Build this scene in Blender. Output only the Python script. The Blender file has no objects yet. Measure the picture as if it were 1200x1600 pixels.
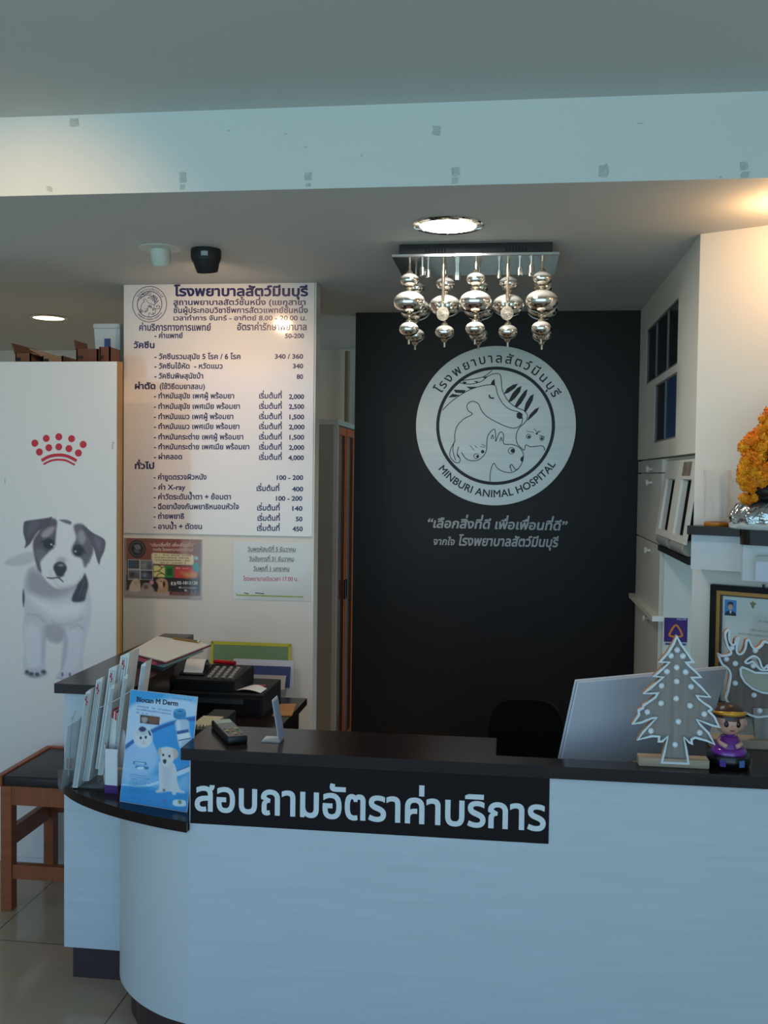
import bpy, bmesh, math, random
import numpy as np
from mathutils import Vector, Matrix, geometry

random.seed(7)
SC = bpy.context.scene
COL = SC.collection
PI = math.pi

# ------------------------------------------------------------------ camera
EYE = Vector((0.0, 0.0, 1.72))
FPX = 1550.0                                   # focal length in pixels of the 1200 x 1600 frame
PITCH, YAW, ROLL = math.radians(-2.16), math.radians(7.182), math.radians(-0.716)


def cam_axes():
    rz = Matrix.Rotation(YAW, 3, 'Z')
    rx = Matrix.Rotation(PITCH, 3, 'X')
    ry = Matrix(((math.cos(ROLL), 0, math.sin(ROLL)), (0, 1, 0), (-math.sin(ROLL), 0, math.cos(ROLL))))
    return rz @ rx @ ry                        # columns: right, forward, up


AX = cam_axes()
cam = bpy.data.cameras.new('camera')
cam.sensor_fit = 'VERTICAL'
cam.sensor_height = 36.0
cam.lens = FPX / 1600.0 * 36.0
cam.clip_start = 0.05
cam_ob = bpy.data.objects.new('camera', cam)
COL.objects.link(cam_ob)
r_, f_, u_ = AX.col[0], AX.col[1], AX.col[2]
m4 = Matrix.Identity(4)
for i in range(3):
    m4[i][0], m4[i][1], m4[i][2], m4[i][3] = r_[i], u_[i], -f_[i], EYE[i]
cam_ob.matrix_world = m4
SC.camera = cam_ob

# ------------------------------------------------------------------ exposure, daylight
SC.view_settings.view_transform = 'Standard'
SC.view_settings.look = 'None'
SC.view_settings.gamma = 1.0
SC.view_settings.use_curve_mapping = False
SC.view_settings.exposure = 0.0
SC.cycles.use_denoising = True
SC.cycles.max_bounces = 8
SC.cycles.diffuse_bounces = 5
SC.cycles.caustics_reflective = False
SC.cycles.caustics_refractive = False
SC.cycles.sample_clamp_indirect = 6.0

DAY = 1.95
world = bpy.data.worlds.new('street_daylight')
SC.world = world
world.use_nodes = True
wn, wl = world.node_tree.nodes, world.node_tree.links
bg = wn['Background']
tc = wn.new('ShaderNodeTexCoord')
sx = wn.new('ShaderNodeSeparateXYZ')
cr = wn.new('ShaderNodeValToRGB')
mr = wn.new('ShaderNodeMapRange')
mr.inputs[1].default_value, mr.inputs[2].default_value = -0.4, 0.8
wl.new(tc.outputs['Generated'], sx.inputs[0])
wl.new(sx.outputs['Z'], mr.inputs[0])
wl.new(mr.outputs[0], cr.inputs[0])
els = cr.color_ramp.elements
els[0].position, els[0].color = 0.0, (0.68, 1.03, 1.15, 1)      # sunlit street
els[1].position, els[1].color = 1.0, (0.30, 0.58, 1.0, 1)      # sky overhead
e = els.new(0.31); e.color = (0.62, 0.97, 1.12, 1)
e = els.new(0.38); e.color = (0.36, 0.66, 1.02, 1)
wl.new(cr.outputs[0], bg.inputs[0])
bg.inputs[1].default_value = DAY

ZC, ZU = 2.60, 2.85                            # low ceiling over the desk, high ceiling by the entrance


# ------------------------------------------------------------------ pixel -> world on a known plane
def ray(x, y):
    return AX @ Vector(((x - 600) / FPX, 1.0, -(y - 800) / FPX))


def aY(x, y, Y):
    r = ray(x, y)
    return EYE + r * ((Y - EYE.y) / r.y)


def aZ(x, y, Z):
    r = ray(x, y)
    return EYE + r * ((Z - EYE.z) / r.z)


def aX(x, y, X):
    r = ray(x, y)
    return EYE + r * ((X - EYE.x) / r.x)


def aP(x, y, fr):
    """pixel -> local (u, v) on the plane of frame fr"""
    r = ray(x, y)
    o, n = fr.translation, fr.col[2].to_3d()
    p = EYE + r * ((o - EYE).dot(n) / r.dot(n))
    q = fr.inverted() @ p
    return Vector((q.x, q.y))


def frame(o, r, u):
    r = Vector(r).normalized()
    u = Vector(u)
    u = (u - r * u.dot(r)).normalized()
    n = r.cross(u)
    m = Matrix.Identity(4)
    for i in range(3):
        m[i][0], m[i][1], m[i][2], m[i][3] = r[i], u[i], n[i], o[i]
    return m


# ------------------------------------------------------------------ materials
def lin(c):
    return tuple((v / 12.92 if v <= 0.04045 else ((v + 0.055) / 1.055) ** 2.4) for v in c)


def rgb(*c):
    if max(c) > 1.0:
        c = [v / 255.0 for v in c]
    return lin(c)


MATS = {}


def mat(name, c, rough=0.5, metal=0.0, spec=0.5, coat=0.0, emit=None, trans=0.0, ior=1.45, noise=0.0, nscale=(8, 8, 8),
        bump=0.0, bscale=60.0):
    if name in MATS:
        return MATS[name]
    m = bpy.data.materials.new(name)
    m.use_nodes = True
    n, l = m.node_tree.nodes, m.node_tree.links
    b = n['Principled BSDF']
    col = rgb(*c)
    b.inputs['Base Color'].default_value = (*col, 1)
    b.inputs['Roughness'].default_value = rough
    b.inputs['Metallic'].default_value = metal
    b.inputs['Specular IOR Level'].default_value = spec
    b.inputs['Coat Weight'].default_value = coat
    b.inputs['Coat Roughness'].default_value = 0.06
    b.inputs['Transmission Weight'].default_value = trans
    b.inputs['IOR'].default_value = ior
    if emit:
        b.inputs['Emission Color'].default_value = (*rgb(*emit[0]), 1)
        b.inputs['Emission Strength'].default_value = emit[1]
    t = n.new('ShaderNodeTexCoord')
    if noise > 0:
        mp = n.new('ShaderNodeMapping')
        mp.inputs['Scale'].default_value = nscale
        nz = n.new('ShaderNodeTexNoise')
        nz.inputs['Scale'].default_value = 1.0
        nz.inputs['Detail'].default_value = 5.0
        l.new(t.outputs['Object'], mp.inputs[0])
        l.new(mp.outputs[0], nz.inputs['Vector'])
        ra = n.new('ShaderNodeValToRGB')
        ra.color_ramp.elements[0].position = 0.3
        ra.color_ramp.elements[1].position = 0.7
        ra.color_ramp.elements[0].color = (*[v * (1 - noise) for v in col], 1)
        ra.color_ramp.elements[1].color = (*[min(1, v * (1 + noise)) for v in col], 1)
        l.new(nz.outputs['Fac'], ra.inputs[0])
        l.new(ra.outputs[0], b.inputs['Base Color'])
    if bump > 0:
        nb = n.new('ShaderNodeTexNoise')
        nb.inputs['Scale'].default_value = bscale
        nb.inputs['Detail'].default_value = 3.0
        bp = n.new('ShaderNodeBump')
        bp.inputs['Strength'].default_value = bump
        bp.inputs['Distance'].default_value = 0.01
        l.new(t.outputs['Object'], nb.inputs['Vector'])
        l.new(nb.outputs['Fac'], bp.inputs['Height'])
        l.new(bp.outputs[0], b.inputs['Normal'])
    MATS[name] = m
    return m


def glass(name, c=(1, 1, 1), rough=0.02, alpha=0.25):
    """thin clear acrylic: mostly see-through with a glossy skin"""
    if name in MATS:
        return MATS[name]
    m = bpy.data.materials.new(name)
    m.use_nodes = True
    n, l = m.node_tree.nodes, m.node_tree.links
    b = n['Principled BSDF']
    b.inputs['Base Color'].default_value = (*rgb(*c), 1)
    b.inputs['Roughness'].default_value = rough
    tr = n.new('ShaderNodeBsdfTransparent')
    fz = n.new('ShaderNodeLayerWeight')
    fz.inputs[0].default_value = 0.35
    mr_ = n.new('ShaderNodeMapRange')
    mr_.inputs[3].default_value, mr_.inputs[4].default_value = alpha, min(1, alpha + 0.6)
    l.new(fz.outputs['Facing'], mr_.inputs[0])
    mx = n.new('ShaderNodeMixShader')
    l.new(mr_.outputs[0], mx.inputs[0])
    l.new(tr.outputs[0], mx.inputs[1])
    l.new(b.outputs[0], mx.inputs[2])
    l.new(mx.outputs[0], n['Material Output'].inputs[0])
    MATS[name] = m
    return m


def print_mat(name, rough=0.4, coat=0.0):
    """printed paper: colours come from the print laid down on the mesh"""
    if name in MATS:
        return MATS[name]
    m = bpy.data.materials.new(name)
    m.use_nodes = True
    n, l = m.node_tree.nodes, m.node_tree.links
    b = n['Principled BSDF']
    a = n.new('ShaderNodeAttribute')
    a.attribute_name = 'print'
    l.new(a.outputs['Color'], b.inputs['Base Color'])
    b.inputs['Roughness'].default_value = rough
    b.inputs['Coat Weight'].default_value = coat
    b.inputs['Coat Roughness'].default_value = 0.05
    MATS[name] = m
    return m


# ------------------------------------------------------------------ objects
ROOTM = {}


def tag(o, label, cat, group=None, kind=None):
    if label:
        o['label'] = label
    if cat:
        o['category'] = cat
    if group:
        o['group'] = group
    if kind:
        o['kind'] = kind
    return o


def thing(name, label, cat, loc=(0, 0, 0), rz=0.0, group=None, rot=None):
    o = bpy.data.objects.new(name, None)
    o.empty_display_size = 0.05
    COL.objects.link(o)
    o.location = loc
    o.rotation_euler = rot if rot else (0, 0, rz)
    from mathutils import Euler
    ROOTM[o.name] = Matrix.Translation(Vector(loc)) @ Euler(o.rotation_euler).to_matrix().to_4x4()
    return tag(o, label, cat, group)


def obj(name, bm, m, parent=None, world=False, smooth=None):
    """one mesh object; world=True means bm is in world coordinates and is moved under its parent"""
    if parent is not None:
        if world:
            bm.transform(ROOTM[parent.name].inverted())
    bmesh.ops.recalc_face_normals(bm, faces=bm.faces) if smooth is not None else None
    me = bpy.data.meshes.new(name)
    bm.to_mesh(me)
    bm.free()
    for k in (m if isinstance(m, (list, tuple)) else [m]):
        me.materials.append(k)
    if smooth is not None:
        me.shade_smooth()
        if smooth < 180:
            me.set_sharp_from_angle(angle=math.radians(smooth))
    o = bpy.data.objects.new(name, me)
    COL.objects.link(o)
    ROOTM[o.name] = Matrix.Identity(4)
    if parent is not None:
        o.parent = parent
        ROOTM[o.name] = ROOTM[parent.name]
    return o


def struct(name, bm, m, parent=None, smooth=None):
    o = obj(name, bm, m, parent, smooth=smooth)
    o['kind'] = 'structure'
    return o


def copy_tree(o, parent=None):
    c = o.copy()
    COL.objects.link(c)
    if parent is not None:
        c.parent = parent
    for ch in list(o.children):
        copy_tree(ch, c)
    return c


# ------------------------------------------------------------------ shapes
def B():
    return bmesh.new()


def box(bm, x0, x1, y0, y1, z0, z1, bev=0.0, M=None, seg=1):
    vs = [bm.verts.new((x, y, z)) for x in (x0, x1) for y in (y0, y1) for z in (z0, z1)]
    fs = [(0, 1, 3, 2), (4, 6, 7, 5), (0, 4, 5, 1), (2, 3, 7, 6), (0, 2, 6, 4), (1, 5, 7, 3)]
    faces = [bm.faces.new([vs[i] for i in f]) for f in fs]
    if bev > 0:
        es = list({e for f in faces for e in f.edges})
        r = bmesh.ops.bevel(bm, geom=es, offset=bev, segments=seg, affect='EDGES', profile=0.5)
        vs = list({v for f in r['faces'] for v in f.verts} | {v for v in vs if v.is_valid})
    if M is not None:
        bmesh.ops.transform(bm, matrix=M, verts=[v for v in vs if v.is_valid])
    return bm


def boxc(bm, c, s, bev=0.0, M=None, seg=1):
    return box(bm, c[0] - s[0] / 2, c[0] + s[0] / 2, c[1] - s[1] / 2, c[1] + s[1] / 2, c[2] - s[2] / 2, c[2] + s[2] / 2, bev, M, seg)


def hexa(bm, pts):
    """8 corners: bottom 4 (ccw) then top 4"""
    v = [bm.verts.new(p) for p in pts]
    for f in ((3, 2, 1, 0), (4, 5, 6, 7), (0, 1, 5, 4), (1, 2, 6, 5), (2, 3, 7, 6), (3, 0, 4, 7)):
        bm.faces.new([v[i] for i in f])
    return bm


def poly_area(p):
    return 0.5 * sum(p[i][0] * p[(i + 1) % len(p)][1] - p[(i + 1) % len(p)][0] * p[i][1] for i in range(len(p)))


def prism(bm, pts, fr, d0, d1):
    """extrude a simple 2-D outline (u, v in frame fr) from depth d0 to d1 along its normal"""
    pts = [Vector((p[0], p[1])) for p in pts]
    if poly_area(pts) < 0:
        pts = pts[::-1]
    tri = geometry.tessellate_polygon([[Vector((p.x, p.y, 0)) for p in pts]])
    a = [bm.verts.new(fr @ Vector((p.x, p.y, d0))) for p in pts]
    b = [bm.verts.new(fr @ Vector((p.x, p.y, d1))) for p in pts]
    for t in tri:
        q = [pts[i] for i in t]
        t = t if poly_area(q) > 0 else t[::-1]
        bm.faces.new([b[i] for i in t])
        bm.faces.new([a[i] for i in t[::-1]])
    n = len(pts)
    for i in range(n):
        j = (i + 1) % n
        bm.faces.new((a[i], a[j], b[j], b[i]))
    return bm


def ring_wall(bm, outer, inner, fr, d0, d1):
    """band between two outlines of equal point count, extruded"""
    n = len(outer)
    P = [[bm.verts.new(fr @ Vector((p[0], p[1], d))) for p in o] for o in (outer, inner) for d in (d0, d1)]
    o0, o1, i0, i1 = P
    for k in range(n):
        j = (k + 1) % n
        for f in ((o0[k], o0[j], o1[j], o1[k]), (i1[k], i1[j], i0[j], i0[k]), (o1[k], o1[j], i1[j], i1[k]), (i0[k], i0[j], o0[j], o0[k])):
            bm.faces.new(f)
    return bm


def lathe(bm, prof, fr=None, n=32, sq=1.0, cap=True):
    """revolve (r, h) about the frame's normal axis"""
    fr = fr or Matrix.Identity(4)
    rings = []
    for r, h in prof:
        if r < 1e-6:
            rings.append([bm.verts.new(fr @ Vector((0, 0, h)))])
        else:
            rings.append([bm.verts.new(fr @ Vector((r * math.cos(2 * PI * k / n), sq * r * math.sin(2 * PI * k / n), h))) for k in range(n)])
    for a, b in zip(rings, rings[1:]):
        for k in range(n):
            j = (k + 1) % n
            if len(a) == 1 and len(b) == 1:
                continue
            if len(a) == 1:
                bm.faces.new((a[0], b[j], b[k]))
            elif len(b) == 1:
                bm.faces.new((a[k], a[j], b[0]))
            else:
                bm.faces.new((a[k], a[j], b[j], b[k]))
    if cap:
        if len(rings[0]) > 1:
            bm.faces.new(rings[0][::-1])
        if len(rings[-1]) > 1:
            bm.faces.new(rings[-1])
    return bm


def tube(bm, pts, r, n=8, closed=False):
    pts = [Vector(p) for p in pts]
    rr = r if isinstance(r, (list, tuple)) else [r] * len(pts)
    N = len(pts)
    rings = []
    up = Vector((0.123, 0.31, 1)).normalized()
    for i, p in enumerate(pts):
        a = pts[i - 1] if (i > 0 or closed) else p
        b = pts[(i + 1) % N] if (i < N - 1 or closed) else p
        d = (b - a).normalized()
        x = d.cross(up)
        if x.length < 1e-3:
            x = d.cross(Vector((1, 0, 0)))
        x.normalize()
        y = d.cross(x)
        rings.append([bm.verts.new(p + (x * math.cos(2 * PI * k / n) + y * math.sin(2 * PI * k / n)) * rr[i]) for k in range(n)])
    for i in range(N if closed else N - 1):
        a, b = rings[i], rings[(i + 1) % N]
        for k in range(n):
            j = (k + 1) % n
            bm.faces.new((a[k], a[j], b[j], b[k]))
    if not closed:
        bm.faces.new(rings[0])
        bm.faces.new(rings[-1][::-1])
    return bm


def ball(bm, c, r, seg=16, ring=10):
    r = r if isinstance(r, (list, tuple)) else (r, r, r)
    M = Matrix.Translation(Vector(c)) @ Matrix.Diagonal((*r, 1))
    bmesh.ops.create_uvsphere(bm, u_segments=seg, v_segments=ring, radius=1.0, matrix=M)
    return bm


def spline(pts, n=6, closed=False):
    """Catmull-Rom through 2-D points"""
    P = [Vector((p[0], p[1])) for p in pts]
    N = len(P)
    out = []
    for i in range(N if closed else N - 1):
        p0 = P[(i - 1) % N] if (closed or i > 0) else P[i]
        p1, p2 = P[i], P[(i + 1) % N]
        p3 = P[(i + 2) % N] if (closed or i + 2 < N) else p2
        for k in range(n):
            t = k / n
            out.append(0.5 * ((2 * p1) + (p2 - p0) * t + (2 * p0 - 5 * p1 + 4 * p2 - p3) * t * t + (3 * p1 - p0 - 3 * p2 + p3) * t ** 3))
    if not closed:
        out.append(P[-1])
    return out


def ribbon(bm, pts, w, fr, d, closed=False):
    """flat drawn line of width w"""
    P = [Vector((p[0], p[1])) for p in pts]
    N = len(P)
    L, R = [], []
    for i, p in enumerate(P):
        a = P[i - 1] if (i > 0 or closed) else p
        b = P[(i + 1) % N] if (i < N - 1 or closed) else p
        t = b - a
        if t.length < 1e-9:
            t = Vector((1, 0))
        t.normalize()
        nn = Vector((-t.y, t.x)) * w * 0.5
        L.append(bm.verts.new(fr @ Vector((p.x + nn.x, p.y + nn.y, d))))
        R.append(bm.verts.new(fr @ Vector((p.x - nn.x, p.y - nn.y, d))))
    for i in range(N if closed else N - 1):
        j = (i + 1) % N
        bm.faces.new((L[i], R[i], R[j], L[j]))
    return bm


def flat(bm, pts, fr, d):
    pts = [Vector((p[0], p[1])) for p in pts]
    if poly_area(pts) < 0:
        pts = pts[::-1]
    tri = geometry.tessellate_polygon([[Vector((p.x, p.y, 0)) for p in pts]])
    v = [bm.verts.new(fr @ Vector((p.x, p.y, d))) for p in pts]
    for t in tri:
        q = [pts[i] for i in t]
        t = t if poly_area(q) > 0 else t[::-1]
        bm.faces.new([v[i] for i in t])
    return bm


def circle(cx, cy, r, n=32, ry=None):
    ry = ry or r
    return [(cx + r * math.cos(2 * PI * k / n), cy + ry * math.sin(2 * PI * k / n)) for k in range(n)]


def offset_outline(pts, w):
    """shift a ccw outline outwards by w (negative: inwards)"""
    P = [Vector((p[0], p[1])) for p in pts]
    s = 1 if poly_area(P) > 0 else -1
    N = len(P)
    out = []
    for i, p in enumerate(P):
        a, b = (p - P[i - 1]), (P[(i + 1) % N] - p)
        if a.length < 1e-9 or b.length < 1e-9:
            out.append(p.copy())
            continue
        a.normalize(); b.normalize()
        na, nb = Vector((a.y, -a.x)), Vector((b.y, -b.x))
        m = na + nb
        m = na if m.length < 0.25 else m / max(0.5, m.dot(na) if m.dot(na) > 0 else 0.5)
        out.append(p + m * w * s)
    return out


# ------------------------------------------------------------------ lettering (built-in font outlines, filled by winding number)
UPPER = 'ัิีึื็ำ'
TONE = '่้๊๋์'
GL = {}


def glyphs(s, res=3):
    if s in GL:
        return GL[s]
    c = bpy.data.curves.new('letters', 'FONT')
    c.body = s
    c.size = 1
    o = bpy.data.objects.new('letters', c)
    COL.objects.link(o)
    cu = o.to_curve(bpy.context.evaluated_depsgraph_get())
    out = []
    for sp in cu.splines:
        pts = []
        bp = sp.bezier_points
        n = len(bp)
        for i in range(n):
            a, b = bp[i], bp[(i + 1) % n]
            if a.handle_right_type == 'VECTOR' and b.handle_left_type == 'VECTOR':
                pts.append(a.co.to_2d())
            else:
                pts += [v.to_2d() for v in geometry.interpolate_bezier(a.co, a.handle_right, b.handle_left, b.co, res + 1)[:-1]]
        q = []
        for p in pts:
            if not q or (p - q[-1]).length > 2e-3:
                q.append(p)
        k = sp.character_index
        ch = s[k] if k < len(s) else ' '
        dy = 0.0
        if ch in TONE:
            near = s[max(0, k - 1):k] + (s[k + 1:k + 2] if s[k + 1:k + 2] == 'ำ' else '')
            if any(x in UPPER for x in near):
                dy = 0.20
        if len(q) > 2:
            out.append((k, [Vector((p.x, p.y + dy)) for p in q]))
    o.to_curve_clear()
    bpy.data.objects.remove(o)
    bpy.data.curves.remove(c)
    GL[s] = out
    return out


def fill(bm, conts, fr, d):
    """fill outlines (list of 2-D loops, non-zero winding) at height d of the frame"""
    verts, edges = [], []
    for c in conts:
        k = len(verts)
        verts += c
        edges += [(k + i, k + (i + 1) % len(c)) for i in range(len(c))]
    if len(verts) < 3:
        return
    vo, _, fo, *_r = geometry.delaunay_2d_cdt(verts, edges, [], 0, 1e-6)
    A = np.array([[v.x, v.y] for c in conts for v in c])
    Bn = np.array([[c[(i + 1) % len(c)].x, c[(i + 1) % len(c)].y] for c in conts for i in range(len(c))])
    V = np.array([[v.x, v.y] for v in vo])
    T = np.array([f for f in fo if len(f) == 3])
    if len(T) == 0:
        return
    C = V[T].mean(axis=1)
    wind = np.zeros(len(C))
    for i in range(0, len(C), 400):
        c = C[i:i + 400][:, None, :]
        a, b = A[None], Bn[None]
        side = (b[..., 0] - a[..., 0]) * (c[..., 1] - a[..., 1]) - (c[..., 0] - a[..., 0]) * (b[..., 1] - a[..., 1])
        up = (a[..., 1] <= c[..., 1]) & (b[..., 1] > c[..., 1]) & (side > 0)
        dn = (a[..., 1] > c[..., 1]) & (b[..., 1] <= c[..., 1]) & (side < 0)
        wind[i:i + 400] = up.sum(1) - dn.sum(1)
    nv = {}
    for t, w in zip(T, wind):
        if w == 0:
            continue
        f = []
        for k in t:
            if k not in nv:
                nv[k] = bm.verts.new(fr @ Vector((V[k][0], V[k][1], d)))
            f.append(nv[k])
        q = V[t]
        ar = (q[1][0] - q[0][0]) * (q[2][1] - q[0][1]) - (q[2][0] - q[0][0]) * (q[1][1] - q[0][1])
        try:
            bm.faces.new(f if ar > 0 else f[::-1])
        except ValueError:
            pass


def bolden(c, w):
    """move an outline to its left (away from the ink) by w"""
    N = len(c)
    out = []
    for i, p in enumerate(c):
        a, b = p - c[i - 1], c[(i + 1) % N] - p
        if a.length < 1e-9 or b.length < 1e-9:
            out.append(p); continue
        a.normalize(); b.normalize()
        na, nb = Vector((-a.y, a.x)), Vector((-b.y, b.x))
        m = na + nb
        m = na if m.length < 0.3 else m.normalized() / max(0.6, m.normalized().dot(na))
        out.append(p + m * w)
    return out


def text(bm, s, fr, p0, width=None, height=None, bold=0.0, shear=0.0, d=0.0008, anchor='l', slope=0.0):
    """letters on the frame plane; p0 baseline point; width of the inked run and/or height of a tall letter (0.56 em)"""
    g = glyphs(s)
    if not g:
        return
    xs = [p.x for _, c in g for p in c]
    x0, x1 = min(xs), max(xs)
    if width is None:
        sy = height / 0.56
        sx_ = sy
    else:
        sx_ = width / (x1 - x0)
        sy = sx_ if height is None else height / 0.56
    ox = {'l': x0, 'r': x1, 'c': 0.5 * (x0 + x1)}[anchor]
    chars = {}
    for k, c in g:
        chars.setdefault(k, []).append(c)
    for k, cs in chars.items():
        out = []
        sg = 1.0 if sum(poly_area(c) for c in cs) < 0 else -1.0
        for c in cs:
            if bold:
                c = bolden(c, bold * sg)
            out.append([Vector((p0[0] + (p.x - ox + shear * p.y) * sx_, p0[1] + p.y * sy + slope * (p.x - ox) * sx_)) for p in c])
        fill(bm, out, fr, d)


def text_px(bm, s, fr, x0, y0, x1, y1, hpx, bold=0.0, shear=0.0, d=0.0008):
    """letters whose baseline runs from photo pixel (x0, y0) to (x1, y1) on the plane"""
    a, b = aP(x0, y0, fr), aP(x1, y1, fr)
    h = (aP(x0, y0 - hpx, fr) - a).length
    w = (b - a).length
    text(bm, s, fr, a, width=w, height=h, bold=bold, shear=shear, d=d, slope=(b.y - a.y) / max(1e-6, b.x - a.x))


def arc_text(bm, s, fr, cx, cy, r, a0, a1, height, outside=True, bold=0.0, d=0.0008):
    """letters around a circle from angle a0 to a1 (degrees); outside=True reads along the top, False along the bottom"""
    g = glyphs(s)
    xs = [p.x for _, c in g for p in c]
    x0, x1 = min(xs), max(xs)
    sc = height / 0.56
    chars = {}
    for k, c in g:
        chars.setdefault(k, []).append(c)
    clusters, cur = [], None
    for k in range(len(s)):
        if cur is not None and s[k] in 'ัิีึืุู็่้๊๋์':
            cur += chars.get(k, [])
        else:
            cur = list(chars.get(k, []))
            clusters.append(cur)
    for cs in clusters:
        if not cs:
            continue
        px = [p.x for c in cs[:1] for p in c]
        m = 0.5 * (min(px) + max(px))
        a = math.radians(a0 + (a1 - a0) * (m - x0) / (x1 - x0))
        rot = a - PI / 2 if outside else a + PI / 2
        R = Matrix.Rotation(rot, 2)
        bx = Vector((cx + r * math.cos(a), cy + r * math.sin(a)))
        out = []
        sg = 1.0 if sum(poly_area(c) for c in cs) < 0 else -1.0
        for c in cs:
            if bold:
                c = bolden(c, bold * sg)
            out.append([bx + R @ Vector(((p.x - m) * sc, p.y * sc)) for p in c])
        fill(bm, out, fr, d)


# ------------------------------------------------------------------ printed pictures
class Paint:
    """a picture laid down as ink colours on the points of a fine grid; x right, y down in its own units"""

    def __init__(s, x0, y0, x1, y1, nx, ny, bgc):
        s.dom = (x0, y0, x1, y1)
        s.nx, s.ny = nx, ny
        X, Y = np.meshgrid(np.linspace(x0, x1, nx + 1), np.linspace(y0, y1, ny + 1))
        s.X, s.Y = X.ravel(), Y.ravel()
        s.c = np.tile(np.array(bgc, float) / 255.0, (len(s.X), 1))

    def mix(s, m, col, a):
        m = (np.clip(m, 0, 1) * a)[:, None]
        s.c = s.c * (1 - m) + np.array(col, float)[None] / 255.0 * m

    def poly(s, pts, col, blur=4.0, a=1.0, smooth=True):
        P = np.array([[p.x, p.y] for p in (spline(pts, 5, True) if smooth else [Vector(q) for q in pts])])
        Q = np.roll(P, -1, axis=0)
        x0, y0 = P.min(0) - blur * 2
        x1, y1 = P.max(0) + blur * 2
        sel = np.where((s.X > x0) & (s.X < x1) & (s.Y > y0) & (s.Y < y1))[0]
        if len(sel) == 0:
            return
        m = np.zeros(len(s.X))
        for i in range(0, len(sel), 4000):
            k = sel[i:i + 4000]
            p = np.stack([s.X[k], s.Y[k]], 1)[:, None, :]
            d = Q - P
            t = np.clip(((p - P) * d).sum(-1) / np.maximum(1e-9, (d * d).sum(-1)), 0, 1)
            dist = np.sqrt((((P + t[..., None] * d) - p) ** 2).sum(-1)).min(1)
            yy = p[..., 1]
            cond = (P[:, 1] > yy) != (Q[:, 1] > yy)
            den = np.where(np.abs(Q[:, 1] - P[:, 1]) < 1e-9, 1e-9, Q[:, 1] - P[:, 1])
            xin = (Q[:, 0] - P[:, 0]) * (yy - P[:, 1]) / den + P[:, 0]
            ins = (np.sum(cond & (p[..., 0] < xin), axis=1) % 2) == 1
            sd = np.where(ins, dist, -dist)
            m[k] = np.clip(0.5 + sd / (2 * blur), 0, 1)
        m = m * m * (3 - 2 * m)
        s.mix(m, col, a)

    def ell(s, cx, cy, rx, ry, col, blur=0.15, a=1.0, rot=0.0):
        c, n = math.cos(math.radians(rot)), math.sin(math.radians(rot))
        dx, dy = s.X - cx, s.Y - cy
        q = np.sqrt(((dx * c + dy * n) / rx) ** 2 + ((-dx * n + dy * c) / ry) ** 2)
        s.mix(np.clip((1 + blur - q) / (2 * blur), 0, 1), col, a)

    def line(s, pts, w, col, blur=2.0, a=1.0, smooth=True):
        P = np.array([[p.x, p.y] for p in (spline(pts, 6) if smooth and len(pts) > 2 else [Vector(q) for q in pts])])
        p = np.stack([s.X, s.Y], 1)
        best = np.full(len(p), 1e9)
        for i in range(len(P) - 1):
            d = P[i + 1] - P[i]
            t = np.clip(((p - P[i]) @ d) / max(1e-9, d @ d), 0, 1)
            best = np.minimum(best, np.hypot(*(P[i] + t[:, None] * d - p).T))
        s.mix((w / 2 + blur - best) / (2 * blur), col, a)

    def rect(s, x0, y0, x1, y1, col, a=1.0, blur=1.0):
        s.poly([(x0, y0), (x1, y0), (x1, y1), (x0, y1)], col, blur, a, smooth=False)

    def scribble(s, x0, y0, x1, h, col, a=0.7, dens=1.0, slope=0.0):
        """an unreadably small line of print"""
        x = x0
        while x < x1:
            w = random.uniform(0.5, 1.3) * h
            yy = y0 + slope * (x - x0)
            if random.random() < 0.88 * dens:
                s.rect(x, yy - h * random.uniform(0.7, 1.0), min(x1, x + w), yy, col, a * random.uniform(0.6, 1), blur=h * 0.25)
            x += w + h * 0.25

    def grain(s, amt):
        s.c = np.clip(s.c * (1 + np.random.RandomState(3).normal(0, amt, (len(s.X), 1))), 0, 1)

    def build(s, name, fr, quad, m, parent=None, d=0.0006, bend=None):
        """quad: (u0, v0, u1, v1) bottom-left and top-right of the picture on the frame plane"""
        u0, v0, u1, v1 = quad
        x0, y0, x1, y1 = s.dom
        U = u0 + (s.X - x0) / (x1 - x0) * (u1 - u0)
        V = v1 + (s.Y - y0) / (y1 - y0) * (v0 - v1)
        co = [fr @ Vector((a, b, d + (bend(a, b) if bend else 0))) for a, b in zip(U, V)]
        nx = s.nx + 1
        fs = [(j * nx + i, (j + 1) * nx + i, (j + 1) * nx + i + 1, j * nx + i + 1) for j in range(s.ny) for i in range(s.nx)]
        if parent is not None:
            inv = ROOTM[parent.name].inverted()
            co = [inv @ v for v in co]
        me = bpy.data.meshes.new(name)
        me.from_pydata([tuple(v) for v in co], [], fs)
        at = me.color_attributes.new('print', 'FLOAT_COLOR', 'POINT')
        c = np.clip(s.c, 0, 1)
        c = np.where(c <= 0.04045, c / 12.92, ((c + 0.055) / 1.055) ** 2.4)
        at.data.foreach_set('color', np.concatenate([c, np.ones((len(c), 1))], 1).astype(np.float32).ravel())
        me.materials.append(m)
        me.shade_smooth()
        o = bpy.data.objects.new(name, me)
        COL.objects.link(o)
        if parent is not None:
            o.parent = parent
            ROOTM[o.name] = ROOTM[parent.name]
        return o

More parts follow.
